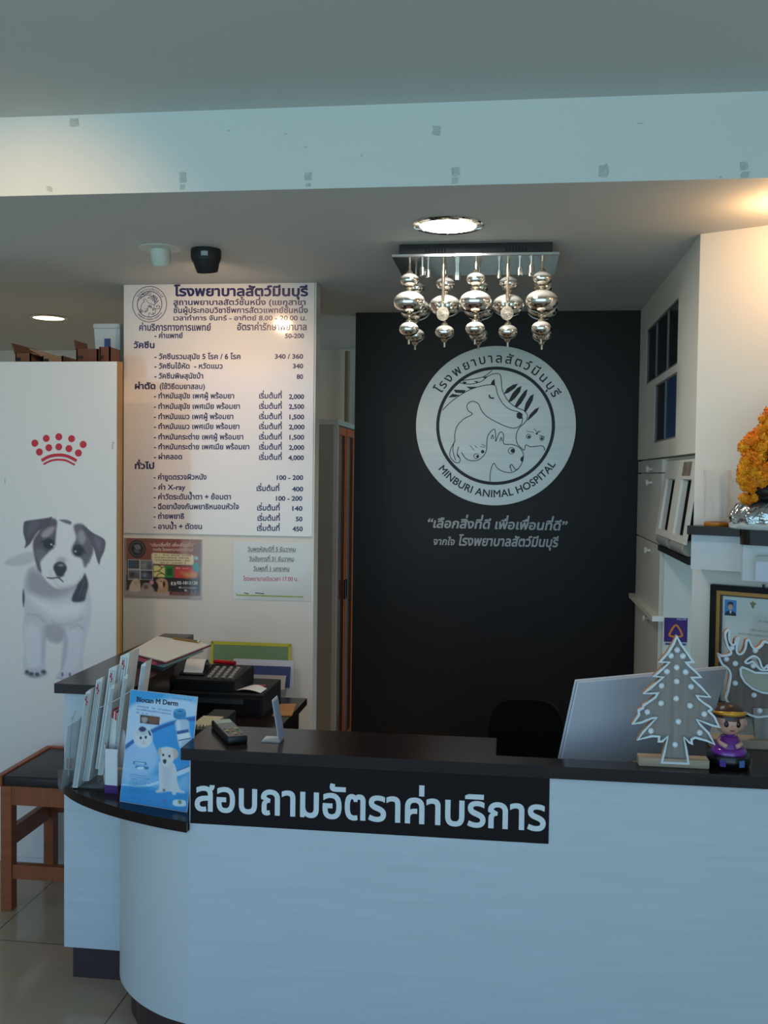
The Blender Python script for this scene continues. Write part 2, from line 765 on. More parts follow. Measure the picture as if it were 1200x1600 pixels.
# ================================================================== materials used in several places
WALLC = mat('cream_wall_paint', (222, 216, 204), 0.6, noise=0.02, nscale=(1.5, 1.5, 1.5))
CEILM = mat('white_ceiling_paint', (198, 202, 200), 0.7, noise=0.015, nscale=(1, 1, 1))
FASC = mat('white_fascia_paint', (206, 212, 210), 0.6, noise=0.02, nscale=(1.2, 1.2, 3))
LAM = mat('white_laminate', (198, 204, 209), 0.35, noise=0.035, nscale=(3, 3, 45))
LAMV = mat('white_panel_laminate', (200, 204, 205), 0.42)
DARK = mat('dark_walnut_laminate', (36, 25, 23), 0.2, spec=0.28, noise=0.25, nscale=(6, 60, 60))
DARKP = mat('dark_plinth_laminate', (62, 45, 46), 0.4, noise=0.15, nscale=(5, 5, 60))
BLACKP = mat('black_plastic', (18, 18, 20), 0.35)
BLACKM = mat('black_matt_plastic', (24, 24, 26), 0.6)
CHROME = mat('polished_chrome', (225, 222, 215), 0.08, metal=1.0)
STEEL = mat('brushed_steel', (178, 178, 176), 0.3, metal=1.0, noise=0.08, nscale=(2, 60, 60))
PAPER = mat('white_paper', (232, 230, 225), 0.6)
PRINT = print_mat('printed_paper', 0.45)
PRINTG = print_mat('laminated_print', 0.18, coat=0.4)

UP3 = Vector((0, 0, 1))
YF = 2.732                                     # front of the reception counter
YB = 5.38                                      # black wall
YP = 4.53                                      # wall with the price board
YD = 4.05                                      # poster cabinet front
YFA = aZ(600, 292.3, ZC).y                     # fascia
YFAR = 6.95

# ================================================================== the room
# ---- floor: glossy beige tiles
fm = bpy.data.materials.new('beige_floor_tiles')
fm.use_nodes = True
fn, fl = fm.node_tree.nodes, fm.node_tree.links
fb = fn['Principled BSDF']
fb.inputs['Roughness'].default_value = 0.13
ftc = fn.new('ShaderNodeTexCoord')
fmap = fn.new('ShaderNodeMapping')
g1 = aZ(0, 1468.7, 0)                          # a joint running left-right
g2 = aZ(30, 1424.5, 0)                         # joints running away from the viewer
g3 = aZ(177, 1582, 0)
TILE = abs(g3.x - g2.x) if 0.25 < abs(g3.x - g2.x) < 0.9 else 0.6
fmap.inputs['Location'].default_value = (-g2.x, -g1.y, 0)
fl.new(ftc.outputs['Object'], fmap.inputs[0])
bt = fn.new('ShaderNodeTexBrick')
bt.offset = 0.0
bt.inputs['Scale'].default_value = 1.0
bt.inputs['Brick Width'].default_value = TILE
bt.inputs['Row Height'].default_value = TILE
bt.inputs['Mortar Size'].default_value = 0.0022
bt.inputs['Color1'].default_value = (*rgb(194, 168, 142), 1)
bt.inputs['Color2'].default_value = (*rgb(188, 163, 137), 1)
bt.inputs['Mortar'].default_value = (*rgb(92, 80, 70), 1)
fl.new(fmap.outputs[0], bt.inputs['Vector'])
nz = fn.new('ShaderNodeTexNoise')
nz.inputs['Scale'].default_value = 2.2
nz.inputs['Detail'].default_value = 4
fl.new(ftc.outputs['Object'], nz.inputs['Vector'])
mxn = fn.new('ShaderNodeMix')
mxn.data_type = 'RGBA'
mxn.blend_type = 'MULTIPLY'
mxn.inputs[0].default_value = 0.25
fl.new(bt.outputs['Color'], mxn.inputs[6])
fl.new(nz.outputs['Color'], mxn.inputs[7])
fl.new(mxn.outputs[2], fb.inputs['Base Color'])
struct('floor', box(B(), -5, 3.2, -1.6, YFAR, -0.1, 0.0), fm)

# ---- right-hand angled wall and side wall
C1 = aZ(1094.6, 366, ZC)
C2 = aZ(1200, 352, ZC)
adir = (Vector((C2.x, C2.y, 0)) - Vector((C1.x, C1.y, 0))).normalized()
FA = frame((C1.x, C1.y, 0), adir, UP3)         # angled wall, u along it from the corner, normal towards the room
LA = 2.15
CE = FA @ Vector((LA, 0, 0))
C0 = aZ(1003, 483, ZC)
YB2 = YB
sdir = Vector((C1.x - C0.x, C1.y - C0.y, 0)).normalized()
FSD = frame((C0.x + sdir.x * (YB2 - C0.y) / sdir.y, YB2, 0), sdir, UP3)   # side wall, u from the black wall towards the corner
LS = (Vector((C1.x, C1.y, 0)) - FSD.translation).length

# ---- ceilings and fascia
struct('ceiling', box(B(), -5, 3.2, -1.6, YFA, ZU, ZU + 0.08), CEILM)
struct('ceiling', box(B(), -5, 3.2, YFA + 0.004, YFAR, ZC, ZC + 0.08), CEILM)
fas = struct('wall_fascia', box(B(), -5, 3.2, YFA, YFA + 0.004, ZC, ZU + 0.08), FASC)
TAPE = mat('old_tape_residue', (178, 184, 180), 0.7, noise=0.12, nscale=(120, 120, 120))
FFA = frame((0, YFA, 0), (1, 0, 0), UP3)


def tape(x, y, w, h, k=0):
    a = aP(x, y, FFA)
    s = YFA / FPX
    pts = [(a.x + (dx * w + random.uniform(-.12, .12) * w) * s, a.y + (dy * h + random.uniform(-.12, .12) * h) * s)
           for dx, dy in ((-.5, -.5), (0, -.52), (.5, -.5), (.52, 0), (.5, .5), (0, .5), (-.5, .5), (-.5, 0))]
    obj('tape_residue', prism(B(), pts, FFA, 0.0, 0.0012), TAPE, fas)['kind'] = 'structure'


for t in ((117, 190.5, 15, 12), (77, 295, 9, 8), (286, 277, 11, 15), (285, 292, 9, 8), (482, 276, 11, 12), (482, 289, 8, 5),
          (682, 203.5, 14, 14), (712, 268, 11, 13), (711, 281.5, 11, 9), (943, 266, 14, 18), (1162, 260, 13, 11), (1164, 273, 12, 8),
          (357, 204, 4, 2), (478, 230, 5, 1.5), (565, 243, 2, 3), (1000, 193, 9, 1.5), (1126, 277, 4, 3), (446, 209.5, 6, 1.2)):
    tape(*t)

# ---- walls
XP0, XP1 = aY(193, 640, YP).x, aY(492.5, 640, YP).x
struct('wall_left', box(B(), XP0, XP1, YP, YP + 0.1, 0, ZC), WALLC)
XB0 = aY(552.5, 800, YB).x
XB1 = FSD.translation.x + 0.02
BLK = mat('black_wall_paint', (29, 26, 23), 0.5, spec=0.35, noise=0.25, nscale=(1.3, 1.3, 1.3))
struct('wall_back', box(B(), XB0, XB1 + 0.02, YB, YB + 0.12, 0, ZC), BLK)
struct('wall_far', box(B(), -5, 3.2, YFAR, YFAR + 0.1, 0, ZC), WALLC)
struct('wall_outer_left', box(B(), -5.1, -5, -1.6, YFAR, 0, ZU), WALLC)
bm = B()
prism(bm, [(0, 0), (LA, 0), (LA, ZC), (0, ZC)], FA, -0.1, 0)
struct('wall_right', bm, WALLC)
struct('wall_outer_right', box(B(), CE.x - 0.02, CE.x + 0.1, -1.6, CE.y, 0, ZU), WALLC)


# ---- side wall above the cabinets, with two internal windows
def px_rect(fr, corners):
    q = [aP(x, y, fr) for x, y in corners]
    us, vs = sorted(p.x for p in q), sorted(p.y for p in q)
    n = len(q) // 2
    return sum(us[:n]) / n, sum(us[n:]) / n, sum(vs[:n]) / n, sum(vs[n:]) / n


W1 = px_rect(FSD, [(1060, 464), (1058.5, 568), (1010, 601), (1010, 518)])
W2 = px_rect(FSD, [(1058, 582), (1056.5, 686), (1022.5, 690), (1023, 601)])
W2 = (W2[0], W1[1], W2[2], W2[3])
ZSB = aP(1083, 708, FSD).y                     # top of the cabinets under the side wall


def holed_wall(bm, fr, u0, u1, v0, v1, holes, d0, d1):
    us = sorted({u0, u1, *[h[0] for h in holes], *[h[1] for h in holes]})
    vs = sorted({v0, v1, *[h[2] for h in holes], *[h[3] for h in holes]})
    for a, b in zip(us, us[1:]):
        for c, e_ in zip(vs, vs[1:]):
            m = ((a + b) / 2, (c + e_) / 2)
            if any(h[0] < m[0] < h[1] and h[2] < m[1] < h[3] for h in holes):
                continue
            prism(bm, [(a, c), (b, c), (b, e_), (a, e_)], fr, d0, d1)
    bmesh.ops.remove_doubles(bm, verts=bm.verts, dist=1e-5)
    return bm


struct('wall_side', holed_wall(B(), FSD, 0, LS, ZSB, ZC, [W1, W2], -0.08, 0), WALLC)
WFRAME = mat('window_frame_grey', (120, 120, 116), 0.45)
GDARK = mat('dark_window_glass', (26, 30, 34), 0.12, spec=0.6)
GBLUE = mat('blue_window_glass', (34, 66, 122), 0.15, spec=0.6)
for wi, (W, cuts, mats_) in enumerate(((W1, (1023, 1040.3), (GDARK, GDARK, GDARK)), (W2, (1038.8,), (GDARK, GBLUE)))):
    win = thing('window_%d' % (wi + 1), None, None, FSD.translation)
    win['kind'] = 'structure'
    us = [W[0]] + [aP(c, 600, FSD).x for c in cuts] + [W[1]]
    bm = B()
    t = 0.008
    for a in us:
        prism(bm, [(a - t, W[2]), (a + t, W[2]), (a + t, W[3]), (a - t, W[3])], FSD, -0.02, -0.002)
    for b_ in (W[2], W[3]):
        prism(bm, [(W[0], b_ - t), (W[1], b_ - t), (W[1], b_ + t), (W[0], b_ + t)], FSD, -0.02, -0.002)
    o = obj('window_frame', bm, WFRAME, win, world=True)
    o['kind'] = 'structure'
    for a, b_, gm in zip(us, us[1:], mats_):
        o = obj('window_pane', prism(B(), [(a + t, W[2] + t), (b_ - t, W[2] + t), (b_ - t, W[3] - t), (a + t, W[3] - t)], FSD, -0.012, -0.006), gm, win, world=True)
        o['kind'] = 'structure'

# ---- pipe on the far wall of the passage
PIPEM = mat('painted_pipe', (134, 122, 96), 0.5)
p = aY(543, 560, YFAR - 0.05)
tag(obj('drain_pipe', tube(B(), [(p.x, YFAR - 0.05, 0.0), (p.x, YFAR - 0.05, ZC - 0.02)], 0.018, 12), PIPEM, smooth=40),
    'painted pipe running down the far wall of the dark passage', 'pipe')

# ================================================================== reception counter
XL = -0.898                                    # left end of the raised front
XR = 1.45
ZL0, ZL1 = 0.898, 0.932                        # raised dark counter top
ZS0, ZS1 = 0.688, 0.720                        # low rounded top
ZPB = 0.117                                    # bottom of the white panels

ct = thing('reception_counter', 'white laminate reception counter with a dark sign strip and dark plinth', 'counter', (0.2, YF, 0))
bm = B()
box(bm, XL, XR, YF, YF + 0.03, ZPB, ZL0)
box(bm, XL, XL + 0.02, YF + 0.03, 2.93, ZPB, ZL0)
obj('front_panel', bm, LAM, ct, world=True)
obj('plinth', box(B(), XL - 0.0, XR, YF + 0.03, YF + 0.06, 0, ZPB), DARKP, ct, world=True)
arc = [(-0.898, 2.732), (-0.974, 2.757), (-1.046, 2.797), (-1.107, 2.845), (-1.158, 2.90), (-1.195, 2.955), (-1.222, 3.02), (-1.236, 3.085), (-1.24, 3.124)]
I4 = Matrix.Identity(4)


def wall_along(bm, pts, thick, z0, z1):
    o = spline(pts, 6)
    inn = []
    for i, p in enumerate(o):
        a, b = o[max(0, i - 1)], o[min(len(o) - 1, i + 1)]
        d = (b - a).normalized()
        inn.append(p + Vector((d.y, -d.x)) * thick)
    prism(bm, o + inn[::-1], I4, z0, z1)
    return bm


obj('curved_panel', wall_along(B(), arc, 0.02, ZPB, ZS0), LAMV, ct, world=True, smooth=30)
arc2 = [(x * 1.0 + (0.03 if i > 3 else 0.012), y + 0.022) for i, (x, y) in enumerate(arc)]
obj('plinth', wall_along(B(), arc2, 0.02, 0, ZPB), DARKP, ct, world=True, smooth=30)
FCT = frame((0, YF, 0), (1, 0, 0), UP3)
sb = [aP(x, y, FCT) for x, y in ((295.8, 1286), (857, 1318))]
SGN = mat('dark_sign_vinyl', (30, 24, 26), 0.5, spec=0.15)
SX0, SX1, SZ0 = XL + 0.003, sb[1].x, (sb[0].y + sb[1].y) / 2
strip = obj('sign_strip', prism(B(), [(SX0, SZ0), (SX1, SZ0), (SX1, ZL0 - 0.001), (SX0, ZL0 - 0.001)], FCT, 0, 0.002), SGN, ct, world=True)
bm = B()
text_px(bm, 'สอบถามอัตราค่าบริการ', FCT, 306, 1265, 851, 1297, 37, bold=0.022, d=0.0028)
VIN = mat('white_vinyl_letters', (222, 226, 228), 0.4)
lt = obj('lettering', bm, VIN, ct, world=True)
lt.parent = strip
lt['label'] = 'large white Thai letters on the dark strip'

# raised dark top with a cut-out behind the screen
xn0, xn1 = aZ(776, 1152, ZL1).x, aZ(1062, 1190, ZL1).x
YL0, YLB, YLN = 2.711, 2.978, 2.790
outline = [(-0.918, YL0), (XR, YL0), (XR, YLB + 0.1), (xn1, YLB + 0.1), (xn1, YLN), (xn0, YLN), (xn0, YLB), (-0.918, YLB)]
bm = prism(B(), outline, I4, ZL0, ZL1)
bmesh.ops.bevel(bm, geom=[e for e in bm.edges if abs(e.verts[0].co.z - ZL1) < 1e-4 and abs(e.verts[1].co.z - ZL1) < 1e-4 and len(e.link_faces) == 2 and e.calc_face_angle() > 1], offset=0.002, segments=2, affect='EDGES')
tag(obj('counter_top', bm, DARK), 'long dark brown counter top along the raised front of the reception desk', 'counter top')
# low rounded corner top
oc = [(-0.897, 2.711), (-0.988, 2.737), (-1.07, 2.768), (-1.15, 2.803), (-1.235, 2.85), (-1.319, 2.908), (-1.394, 2.981), (-1.451, 3.056), (-1.486, 3.124)]
oc = [(p.x, p.y) for p in spline(oc, 5)]
prism_pts = [(-0.9, 2.711 + 0.0)] + oc[1:] + [(-0.9, 3.124)]
bm = prism(B(), prism_pts, I4, ZS0, ZS1)
tag(obj('corner_worktop', bm, DARK, smooth=30), 'low dark brown rounded worktop at the left corner of the counter holding the leaflets', 'worktop')

# ================================================================== side counter on the left
XS0, XS1, XS2 = -1.462, -1.215, -1.36
YS0 = 3.127
sc_ = thing('side_counter', 'tall narrow white side counter with a dark plinth left of the rounded corner', 'counter', (-1.38, 3.6, 0))
obj('end_panel', box(B(), XS0, XS1, YS0, YS0 + 0.02, ZPB, 0.984), LAM, sc_, world=True)
bm = B()
box(bm, XS0, XS0 + 0.02, YS0 + 0.02, 4.12, ZPB, 0.984)
obj('outer_panel', bm, LAM, sc_, world=True)
bm = B()
box(bm, XS1 - 0.02, XS1, YS0 + 0.02, 3.46, ZPB, 0.984)
box(bm, XS2, XS1 - 0.02, 3.44, 3.46, ZPB, 0.984)
box(bm, XS2 - 0.02, XS2, 3.46, 4.12, ZPB, 0.984)
obj('inner_panel', bm, DARK, sc_, world=True)
obj('plinth', box(B(), XS0 + 0.018, XS1 - 0.01, YS0 + 0.03, 4.10, 0, ZPB), DARKP, sc_, world=True)
bm = prism(B(), [(-1.482, 3.095), (-1.204, 3.095), (-1.204, 3.48), (-1.35, 3.50), (-1.35, 4.15), (-1.482, 4.15)], I4, 0.984, 1.016)
tag(obj('tall_worktop', bm, DARK), 'dark brown top of the tall side counter under the clipboard', 'worktop')

# ================================================================== staff desk behind the counter
ZD = 0.74
dk = thing('staff_desk', 'dark brown staff desk behind the counter carrying the cash drawer', 'desk', (-1.1, 3.9, 0))
e1 = aZ(480, 1091, ZD)
obj('desktop', box(B(), XS2 + 0.005, e1.x, 3.47, e1.y, ZD - 0.03, ZD, 0.002), DARK, dk, world=True)
bm = B()
box(bm, e1.x - 0.06, e1.x - 0.03, 3.5, e1.y - 0.03, 0, ZD - 0.03)
obj('side_panel', bm, DARK, dk, world=True)
bm = B()
box(bm, XS2 + 0.02, XS2 + 0.05, 3.5, e1.y - 0.03, 0, ZD - 0.03)
obj('side_panel', bm, DARK, dk, world=True)

# ================================================================== grey cupboard in the passage
pc = aY(502, 655, 5.7)
p1 = aY(527, 655, 5.7)
gc = thing('steel_cupboard', 'tall grey cupboard with orange-framed doors in the passage beside the black wall', 'cupboard', (p1.x - 0.3, 6.0, 0))
GREYC = mat('grey_enamel', (150, 144, 132), 0.5)
WHC = mat('off_white_enamel', (190, 186, 176), 0.45)
ORW = mat('orange_wood', (196, 86, 22), 0.4, noise=0.15, nscale=(4, 4, 40))
DKIN = mat('dark_cupboard_inside', (60, 44, 36), 0.6)
x1, zt = p1.x, pc.z
bm = B()
box(bm, x1 - 0.7, x1 - 0.02, 5.7, 6.35, 0.02, zt - 0.03)
obj('body', bm, GREYC, gc, world=True)
bm = B()
box(bm, x1 - 0.7, x1 + 0.004, 5.70, 6.36, zt - 0.03, zt)
box(bm, x1 - 0.02, x1 + 0.004, 5.70, 5.73, 0.02, zt - 0.03)
box(bm, x1 - 0.02, x1 + 0.004, 6.33, 6.36, 0.02, zt - 0.03)
obj('door_surround', bm, WHC, gc, world=True)
for k, (a, b_) in enumerate(((5.735, 6.02), (6.04, 6.325))):
    bm = B()
    w = 0.045
    box(bm, x1 - 0.018, x1 + 0.002, a, a + w, 0.04, zt - 0.04)
    box(bm, x1 - 0.018, x1 + 0.002, b_ - w, b_, 0.04, zt - 0.04)
    box(bm, x1 - 0.018, x1 + 0.002, a + w, b_ - w, 0.04, 0.04 + w)
    box(bm, x1 - 0.018, x1 + 0.002, a + w, b_ - w, zt - 0.04 - w, zt - 0.04)
    dr = obj('door', bm, ORW, gc, world=True)
    g_ = obj('glass_pane', box(B(), x1 - 0.012, x1 - 0.008, a + w, b_ - w, 0.04 + w, zt - 0.04 - w), mat('cupboard_glass', (70, 58, 50), 0.12), gc, world=True)
    g_.parent = dr
    h_ = obj('handle', box(B(), x1 + 0.002, x1 + 0.014, (b_ - 0.03 if k == 0 else a + 0.015), (b_ - 0.015 if k == 0 else a + 0.03), 0.95, 1.07, 0.003), BLACKP, gc, world=True)
    h_.parent = dr

# ================================================================== poster cabinet at the left
ZT = aY(100, 565, YD).z
XD1 = aY(186.5, 800, YD).x
XD0 = -3.0
pcab = thing('tall_cabinet', 'tall white cabinet with a puppy print and red crown mark on its door', 'cabinet', ((XD0 + XD1) / 2, YD, 0))
WGLOSS = mat('white_door_film', (226, 222, 217), 0.38)
obj('door', box(B(), XD0, XD1 - 0.012, YD, YD + 0.022, 0.03, ZT, 0.001), WGLOSS, pcab, world=True)
GOLDW = mat('pine_edge_strip', (170, 120, 62), 0.45, noise=0.2, nscale=(10, 10, 3))
obj('edge_strip', box(B(), XD1 - 0.012, XD1 + 0.003, YD, YD + 0.026, 0.03, ZT), GOLDW, pcab, world=True)
XBODY = -1.84
obj('body', box(B(), XD0, XBODY, YD + 0.03, 4.75, 0.0, ZT), mat('cabinet_carcass', (196, 178, 150), 0.5), pcab, world=True)
obj('plinth', box(B(), XD0, XD1 - 0.02, YD + 0.02, YD + 0.03, 0.0, 0.06), WGLOSS, pcab, world=True)
FDG = frame((0, YD, 0), (1, 0, 0), UP3)
RED = mat('red_ink', (196, 24, 44), 0.4)
bm = B()
for x, y, rx in ((54.6, 692.5, 5.7), (72.4, 685, 5.6), (92, 682.5, 5.7), (112, 685.5, 5.6), (130.2, 694.5, 5.7), (61.7, 706.3, 5.7), (76.5, 699.6, 5.6), (92, 698.2, 5.6), (107.8, 701, 5.6), (122.6, 707.8, 5.7)):
    c = aP(x, y, FDG)
    flat(bm, circle(c.x, c.y, rx * YD / FPX * 1.04, 28), FDG, 0.0012)
for pts, w in ((((65, 719.5), (78, 713), (92, 711), (106, 713), (120, 720)), 5.2), (((68, 725.5), (80, 719.8), (92, 718.2), (104, 719.8), (117, 726.5)), 3.2)):
    ribbon(bm, spline([aP(x, y, FDG) for x, y in pts], 6), w * YD / FPX, FDG, 0.0012)
o = obj('crown_mark', bm, RED, pcab, world=True)
o['label'] = 'red crown of dots above the puppy'

# the puppy print (units: 960 x 1600 over photo 0..180, 780..1080)
D = Paint(0, 130, 960, 1540, 150, 220, (226, 222, 217))
S_ = 5.333
D.poly([(40, 540), (120, 485), (270, 445), (285, 520), (180, 560), (90, 562)], (200, 196, 196), 16)
D.poly([(270, 560), (225, 650), (200, 760), (205, 930), (188, 1100), (205, 1250), (195, 1390), (230, 1450), (310, 1470), (385, 1425), (378, 1300), (385, 1150), (430, 1180), (500, 1185), (540, 1140), (540, 1250), (505, 1400), (485, 1465), (580, 1480), (690, 1440), (700, 1250), (735, 1100), (765, 930), (755, 780), (730, 640), (640, 560), (450, 540)], (205, 201, 206), 14)
D.poly([(270, 590), (225, 680), (260, 780), (380, 820), (520, 800), (640, 720), (600, 660), (400, 640)], (152, 143, 150), 45, 0.75)
D.poly([(250, 800), (330, 900), (470, 980), (640, 960), (720, 880), (640, 850), (450, 860)], (232, 229, 229), 55, 0.9)
D.poly([(390, 1040), (380, 1130), (440, 1175), (520, 1170), (555, 1100), (500, 1040)], (168, 160, 170), 26, 0.8)
D.line([(240, 960), (320, 965), (370, 1010)], 10, (170, 163, 170), 14, 0.7)
D.line([(440, 1000), (480, 1030), (600, 1020), (690, 970)], 8, (180, 173, 180), 14, 0.7)
D.line([(590, 1070), (650, 1035), (700, 1060)], 8, (165, 158, 168), 12, 0.8)
D.poly([(215, 1060), (330, 1080), (360, 1300), (320, 1400), (225, 1380)], (222, 220, 224), 34, 0.8)
D.poly([(360, 1080), (385, 1150), (376, 1330), (350, 1330)], (184, 178, 188), 18, 0.7)
D.poly([(560, 1100), (680, 1080), (680, 1300), (620, 1420), (530, 1400)], (218, 216, 222), 34, 0.8)
D.poly([(540, 1140), (570, 1140), (560, 1300), (515, 1400)], (180, 174, 184), 16, 0.7)
D.ell(300, 1440, 95, 42, (196, 192, 200), 0.35)
D.ell(590, 1455, 100, 34, (204, 200, 208), 0.35)
for x, y, rx in ((230, 1432, 16), (266, 1446, 20), (315, 1448, 18), (368, 1425, 20)):
    D.ell(x, y, rx, 15, (74, 62, 76), 0.5)
D.line([(215, 1445), (290, 1470), (385, 1440)], 8, (120, 110, 122), 9, 0.8)
for x, y in ((525, 1440), (588, 1440)):
    D.ell(x, y, 9, 16, (104, 94, 108), 0.5)
D.line([(480, 1470), (560, 1478), (620, 1455)], 6, (150, 142, 152), 8, 0.8)
D.poly([(198, 750), (192, 830), (200, 900), (210, 820)], (70, 60, 70), 7)
D.poly([(605, 835), (640, 730), (700, 605), (738, 690), (722, 780), (700, 835)], (56, 46, 56), 12)
D.line([(660, 800), (690, 720), (710, 660)], 4, (150, 145, 150), 6, 0.6)
D.line([(690, 800), (712, 740)], 3, (150, 145, 150), 6, 0.6)
D.poly([(300, 330), (350, 230), (430, 180), (560, 178), (680, 215), (750, 320), (765, 450), (722, 560), (690, 650), (610, 715), (500, 740), (420, 705), (350, 620), (300, 500)], (228, 223, 221), 10)
D.poly([(420, 600), (500, 735), (610, 712), (680, 640), (640, 690), (500, 715)], (186, 179, 182), 22, 0.8)
D.poly([(282, 360), (320, 290), (380, 215), (440, 170), (480, 190), (475, 260), (468, 340), (450, 400), (405, 450), (352, 500), (340, 540), (350, 610), (320, 580), (290, 470)], (92, 80, 88), 13)
D.poly([(350, 300), (400, 250), (460, 235), (440, 290), (380, 330)], (196, 186, 188), 18, 0.7)
D.poly([(300, 420), (380, 440), (360, 500), (320, 520)], (128, 116, 124), 20, 0.7)
D.poly([(620, 225), (700, 215), (770, 320), (780, 430), (750, 500), (712, 560), (690, 500), (640, 450), (615, 390), (640, 320)], (104, 93, 100), 14)
D.poly([(650, 290), (690, 260), (720, 330), (690, 380), (660, 350)], (190, 180, 184), 18, 0.6)
D.poly([(500, 180), (560, 178), (600, 195), (590, 215), (540, 200)], (80, 70, 78), 8, 0.8)
D.poly([(218, 195), (300, 182), (400, 165), (440, 160), (405, 230), (330, 270), (285, 330), (255, 380), (210, 415), (220, 370), (200, 290), (202, 225)], (84, 72, 82), 7)
D.poly([(250, 210), (330, 195), (300, 260), (240, 320)], (108, 96, 106), 24, 0.8)
D.poly([(690, 218), (780, 280), (875, 335), (872, 420), (845, 480), (830, 535), (810, 490), (790, 420), (755, 340), (730, 300)], (88, 76, 86), 7)
D.poly([(790, 310), (850, 340), (840, 430), (810, 400)], (116, 103, 113), 20, 0.8)
D.line([(760, 470), (745, 520)], 10, (110, 98, 106), 8, 0.8)
for x, y, rx, ry in ((412, 376, 42, 40), (656, 424, 42, 44)):
    D.ell(x, y, rx * 1.25, ry * 1.15, (78, 66, 74), 0.3, 0.9)
    D.ell(x, y, rx, ry, (26, 20, 26), 0.2)
D.ell(434, 380, 8, 7, (235, 232, 232), 0.5); D.ell(634, 432, 7, 7, (235, 232, 232), 0.5)
D.line([(345, 368), (400, 345), (455, 350)], 10, (40, 32, 40), 6, 0.9)
D.line([(625, 392), (680, 400), (715, 445)], 9, (40, 32, 40), 6, 0.9)
D.line([(452, 395), (470, 385)], 8, (210, 204, 206), 5)
D.poly([(450, 480), (520, 470), (570, 500), (600, 620), (560, 700), (470, 700), (400, 640), (400, 560)], (224, 219, 219), 35, 0.5)
D.ell(517, 508, 36, 26, (170, 160, 166), 0.6, 0.8)
D.ell(506, 570, 55, 50, (44, 36, 44), 0.15)
D.ell(506, 610, 36, 34, (38, 30, 38), 0.3)
D.ell(514, 548, 26, 11, (140, 134, 144), 0.6)
D.line([(400, 652), (440, 656), (490, 650), (530, 680)], 9, (60, 50, 58), 5)
D.line([(506, 630), (500, 655)], 7, (70, 60, 66), 5)
D.grain(0.012)
a_, b_ = aP(0, 1080 - 60 / S_, FDG), aP(180, 780 + 130 / S_, FDG)
o = D.build('puppy_print', FDG, (a_.x, a_.y, b_.x, b_.y), print_mat('door_film_print', 0.38), pcab, d=0.0007)
o['label'] = 'black and white puppy printed on the door'
# small scuffs on the door film
bm = B()
for x, y, w, h in ((176, 698, 3, 9), (8, 752, 2, 8), (177, 692, 4, 3)):
    c = aP(x, y, FDG)
    flat(bm, [(c.x - w / 2 * .0026, c.y - h / 2 * .0026), (c.x + w / 2 * .0026, c.y - h / 2 * .0024), (c.x + w / 2 * .0022, c.y + h / 2 * .0026), (c.x - w / 2 * .0024, c.y + h / 2 * .0026)], FDG, 0.001)
o = obj('scuff_mark', bm, mat('scuff_grey', (190, 186, 182), 0.6), pcab, world=True)
o['kind'] = 'stuff'

# boxes on top of the cabinet
CARD = mat('brown_cardboard', (120, 84, 62), 0.75, noise=0.08, nscale=(20, 20, 20))
CARDD = mat('dark_cardboard', (96, 62, 48), 0.75, noise=0.08, nscale=(20, 20, 20))
KRAFT = mat('pale_cardboard', (150, 118, 92), 0.75)


def open_carton(name, label, xa, xb, ytop, Y, dp, m, flaps):
    a, b = aY(xa, 565, Y), aY(xb, 565, Y)
    zt_ = aY((xa + xb) / 2, ytop, Y).z
    z0 = ZT
    o = thing(name, label, 'box', ((a.x + b.x) / 2, Y + dp / 2, z0), 0, 'cartons on top of the tall cabinet')
    w, h = b.x - a.x, zt_ - z0
    bm = B()
    t = 0.006
    box(bm, -w / 2, w / 2, -dp / 2, -dp / 2 + t, 0, h); box(bm, -w / 2, w / 2, dp / 2 - t, dp / 2, 0, h)
    box(bm, -w / 2, -w / 2 + t, -dp / 2, dp / 2, 0, h); box(bm, w / 2 - t, w / 2, -dp / 2, dp / 2, 0, h)
    box(bm, -w / 2, w / 2, -dp / 2, dp / 2, 0, t)
    obj('carton', bm, m, o)
    for (sx_, ang, ln) in flaps:
        bm = B()
        box(bm, 0, ln, -dp / 2, dp / 2, 0, 0.005)
        bm.transform(Matrix.Translation((sx_ * w / 2, 0, h)) @ Matrix.Rotation(-math.radians(ang), 4, 'Y'))
        obj('flap', bm, m, o)
    obj('hand_hole', boxc(B(), (-w * 0.3, -dp / 2 - 0.0005, h * 0.3 + 0.02), (0.022, 0.002, 0.014)), BLACKM, o)
    return o


open_carton('carton', 'pale cardboard carton at the left end of the cabinet top, its flap sloping down right', 24, 48, 552, 4.3, 0.25, CARD, ((1, -20, 0.03), (-1, 110, 0.05)))
open_carton('carton', 'wide pale cardboard carton in the middle of the row on the cabinet top', 66, 98, 556, 4.32, 0.25, KRAFT, ((-1, 150, 0.07),))
open_carton('carton', 'taller reddish brown carton left of the plastic tub stack on the cabinet top', 119, 153, 545, 4.28, 0.13, CARDD, ((-1, 100, 0.04),))
open_carton('carton', 'narrow dark brown carton right under the clear plastic tub', 155, 172, 542, 4.3, 0.12, CARDD, ())
a, b = aY(150, 543, 4.62), aY(192, 543, 4.62)
zz = aY(170, 508, 4.62).z
tb = thing('storage_tub', 'cloudy plastic storage tub with a blue label above the dark cartons', 'tub', ((a.x + b.x) / 2 - 0.004, 4.62, ZT))
zt_ = zz - ZT
TUB = mat('cloudy_plastic', (196, 200, 200), 0.3, spec=0.4)
w = b.x - a.x
bm = B()
hexa(bm, [(-w * .42, 0, 0), (w * .42, 0, 0), (w * .42, .22, 0), (-w * .42, .22, 0), (-w * .48, -.02, zt_ - .02), (w * .48, -.02, zt_ - .02), (w * .48, .24, zt_ - .02), (-w * .48, .24, zt_ - .02)])
obj('tub_body', bm, TUB, tb)
obj('lid', box(B(), -w * .5, w * .5, -.03, .25, zt_ - .02, zt_ + .004, 0.004), TUB, tb)
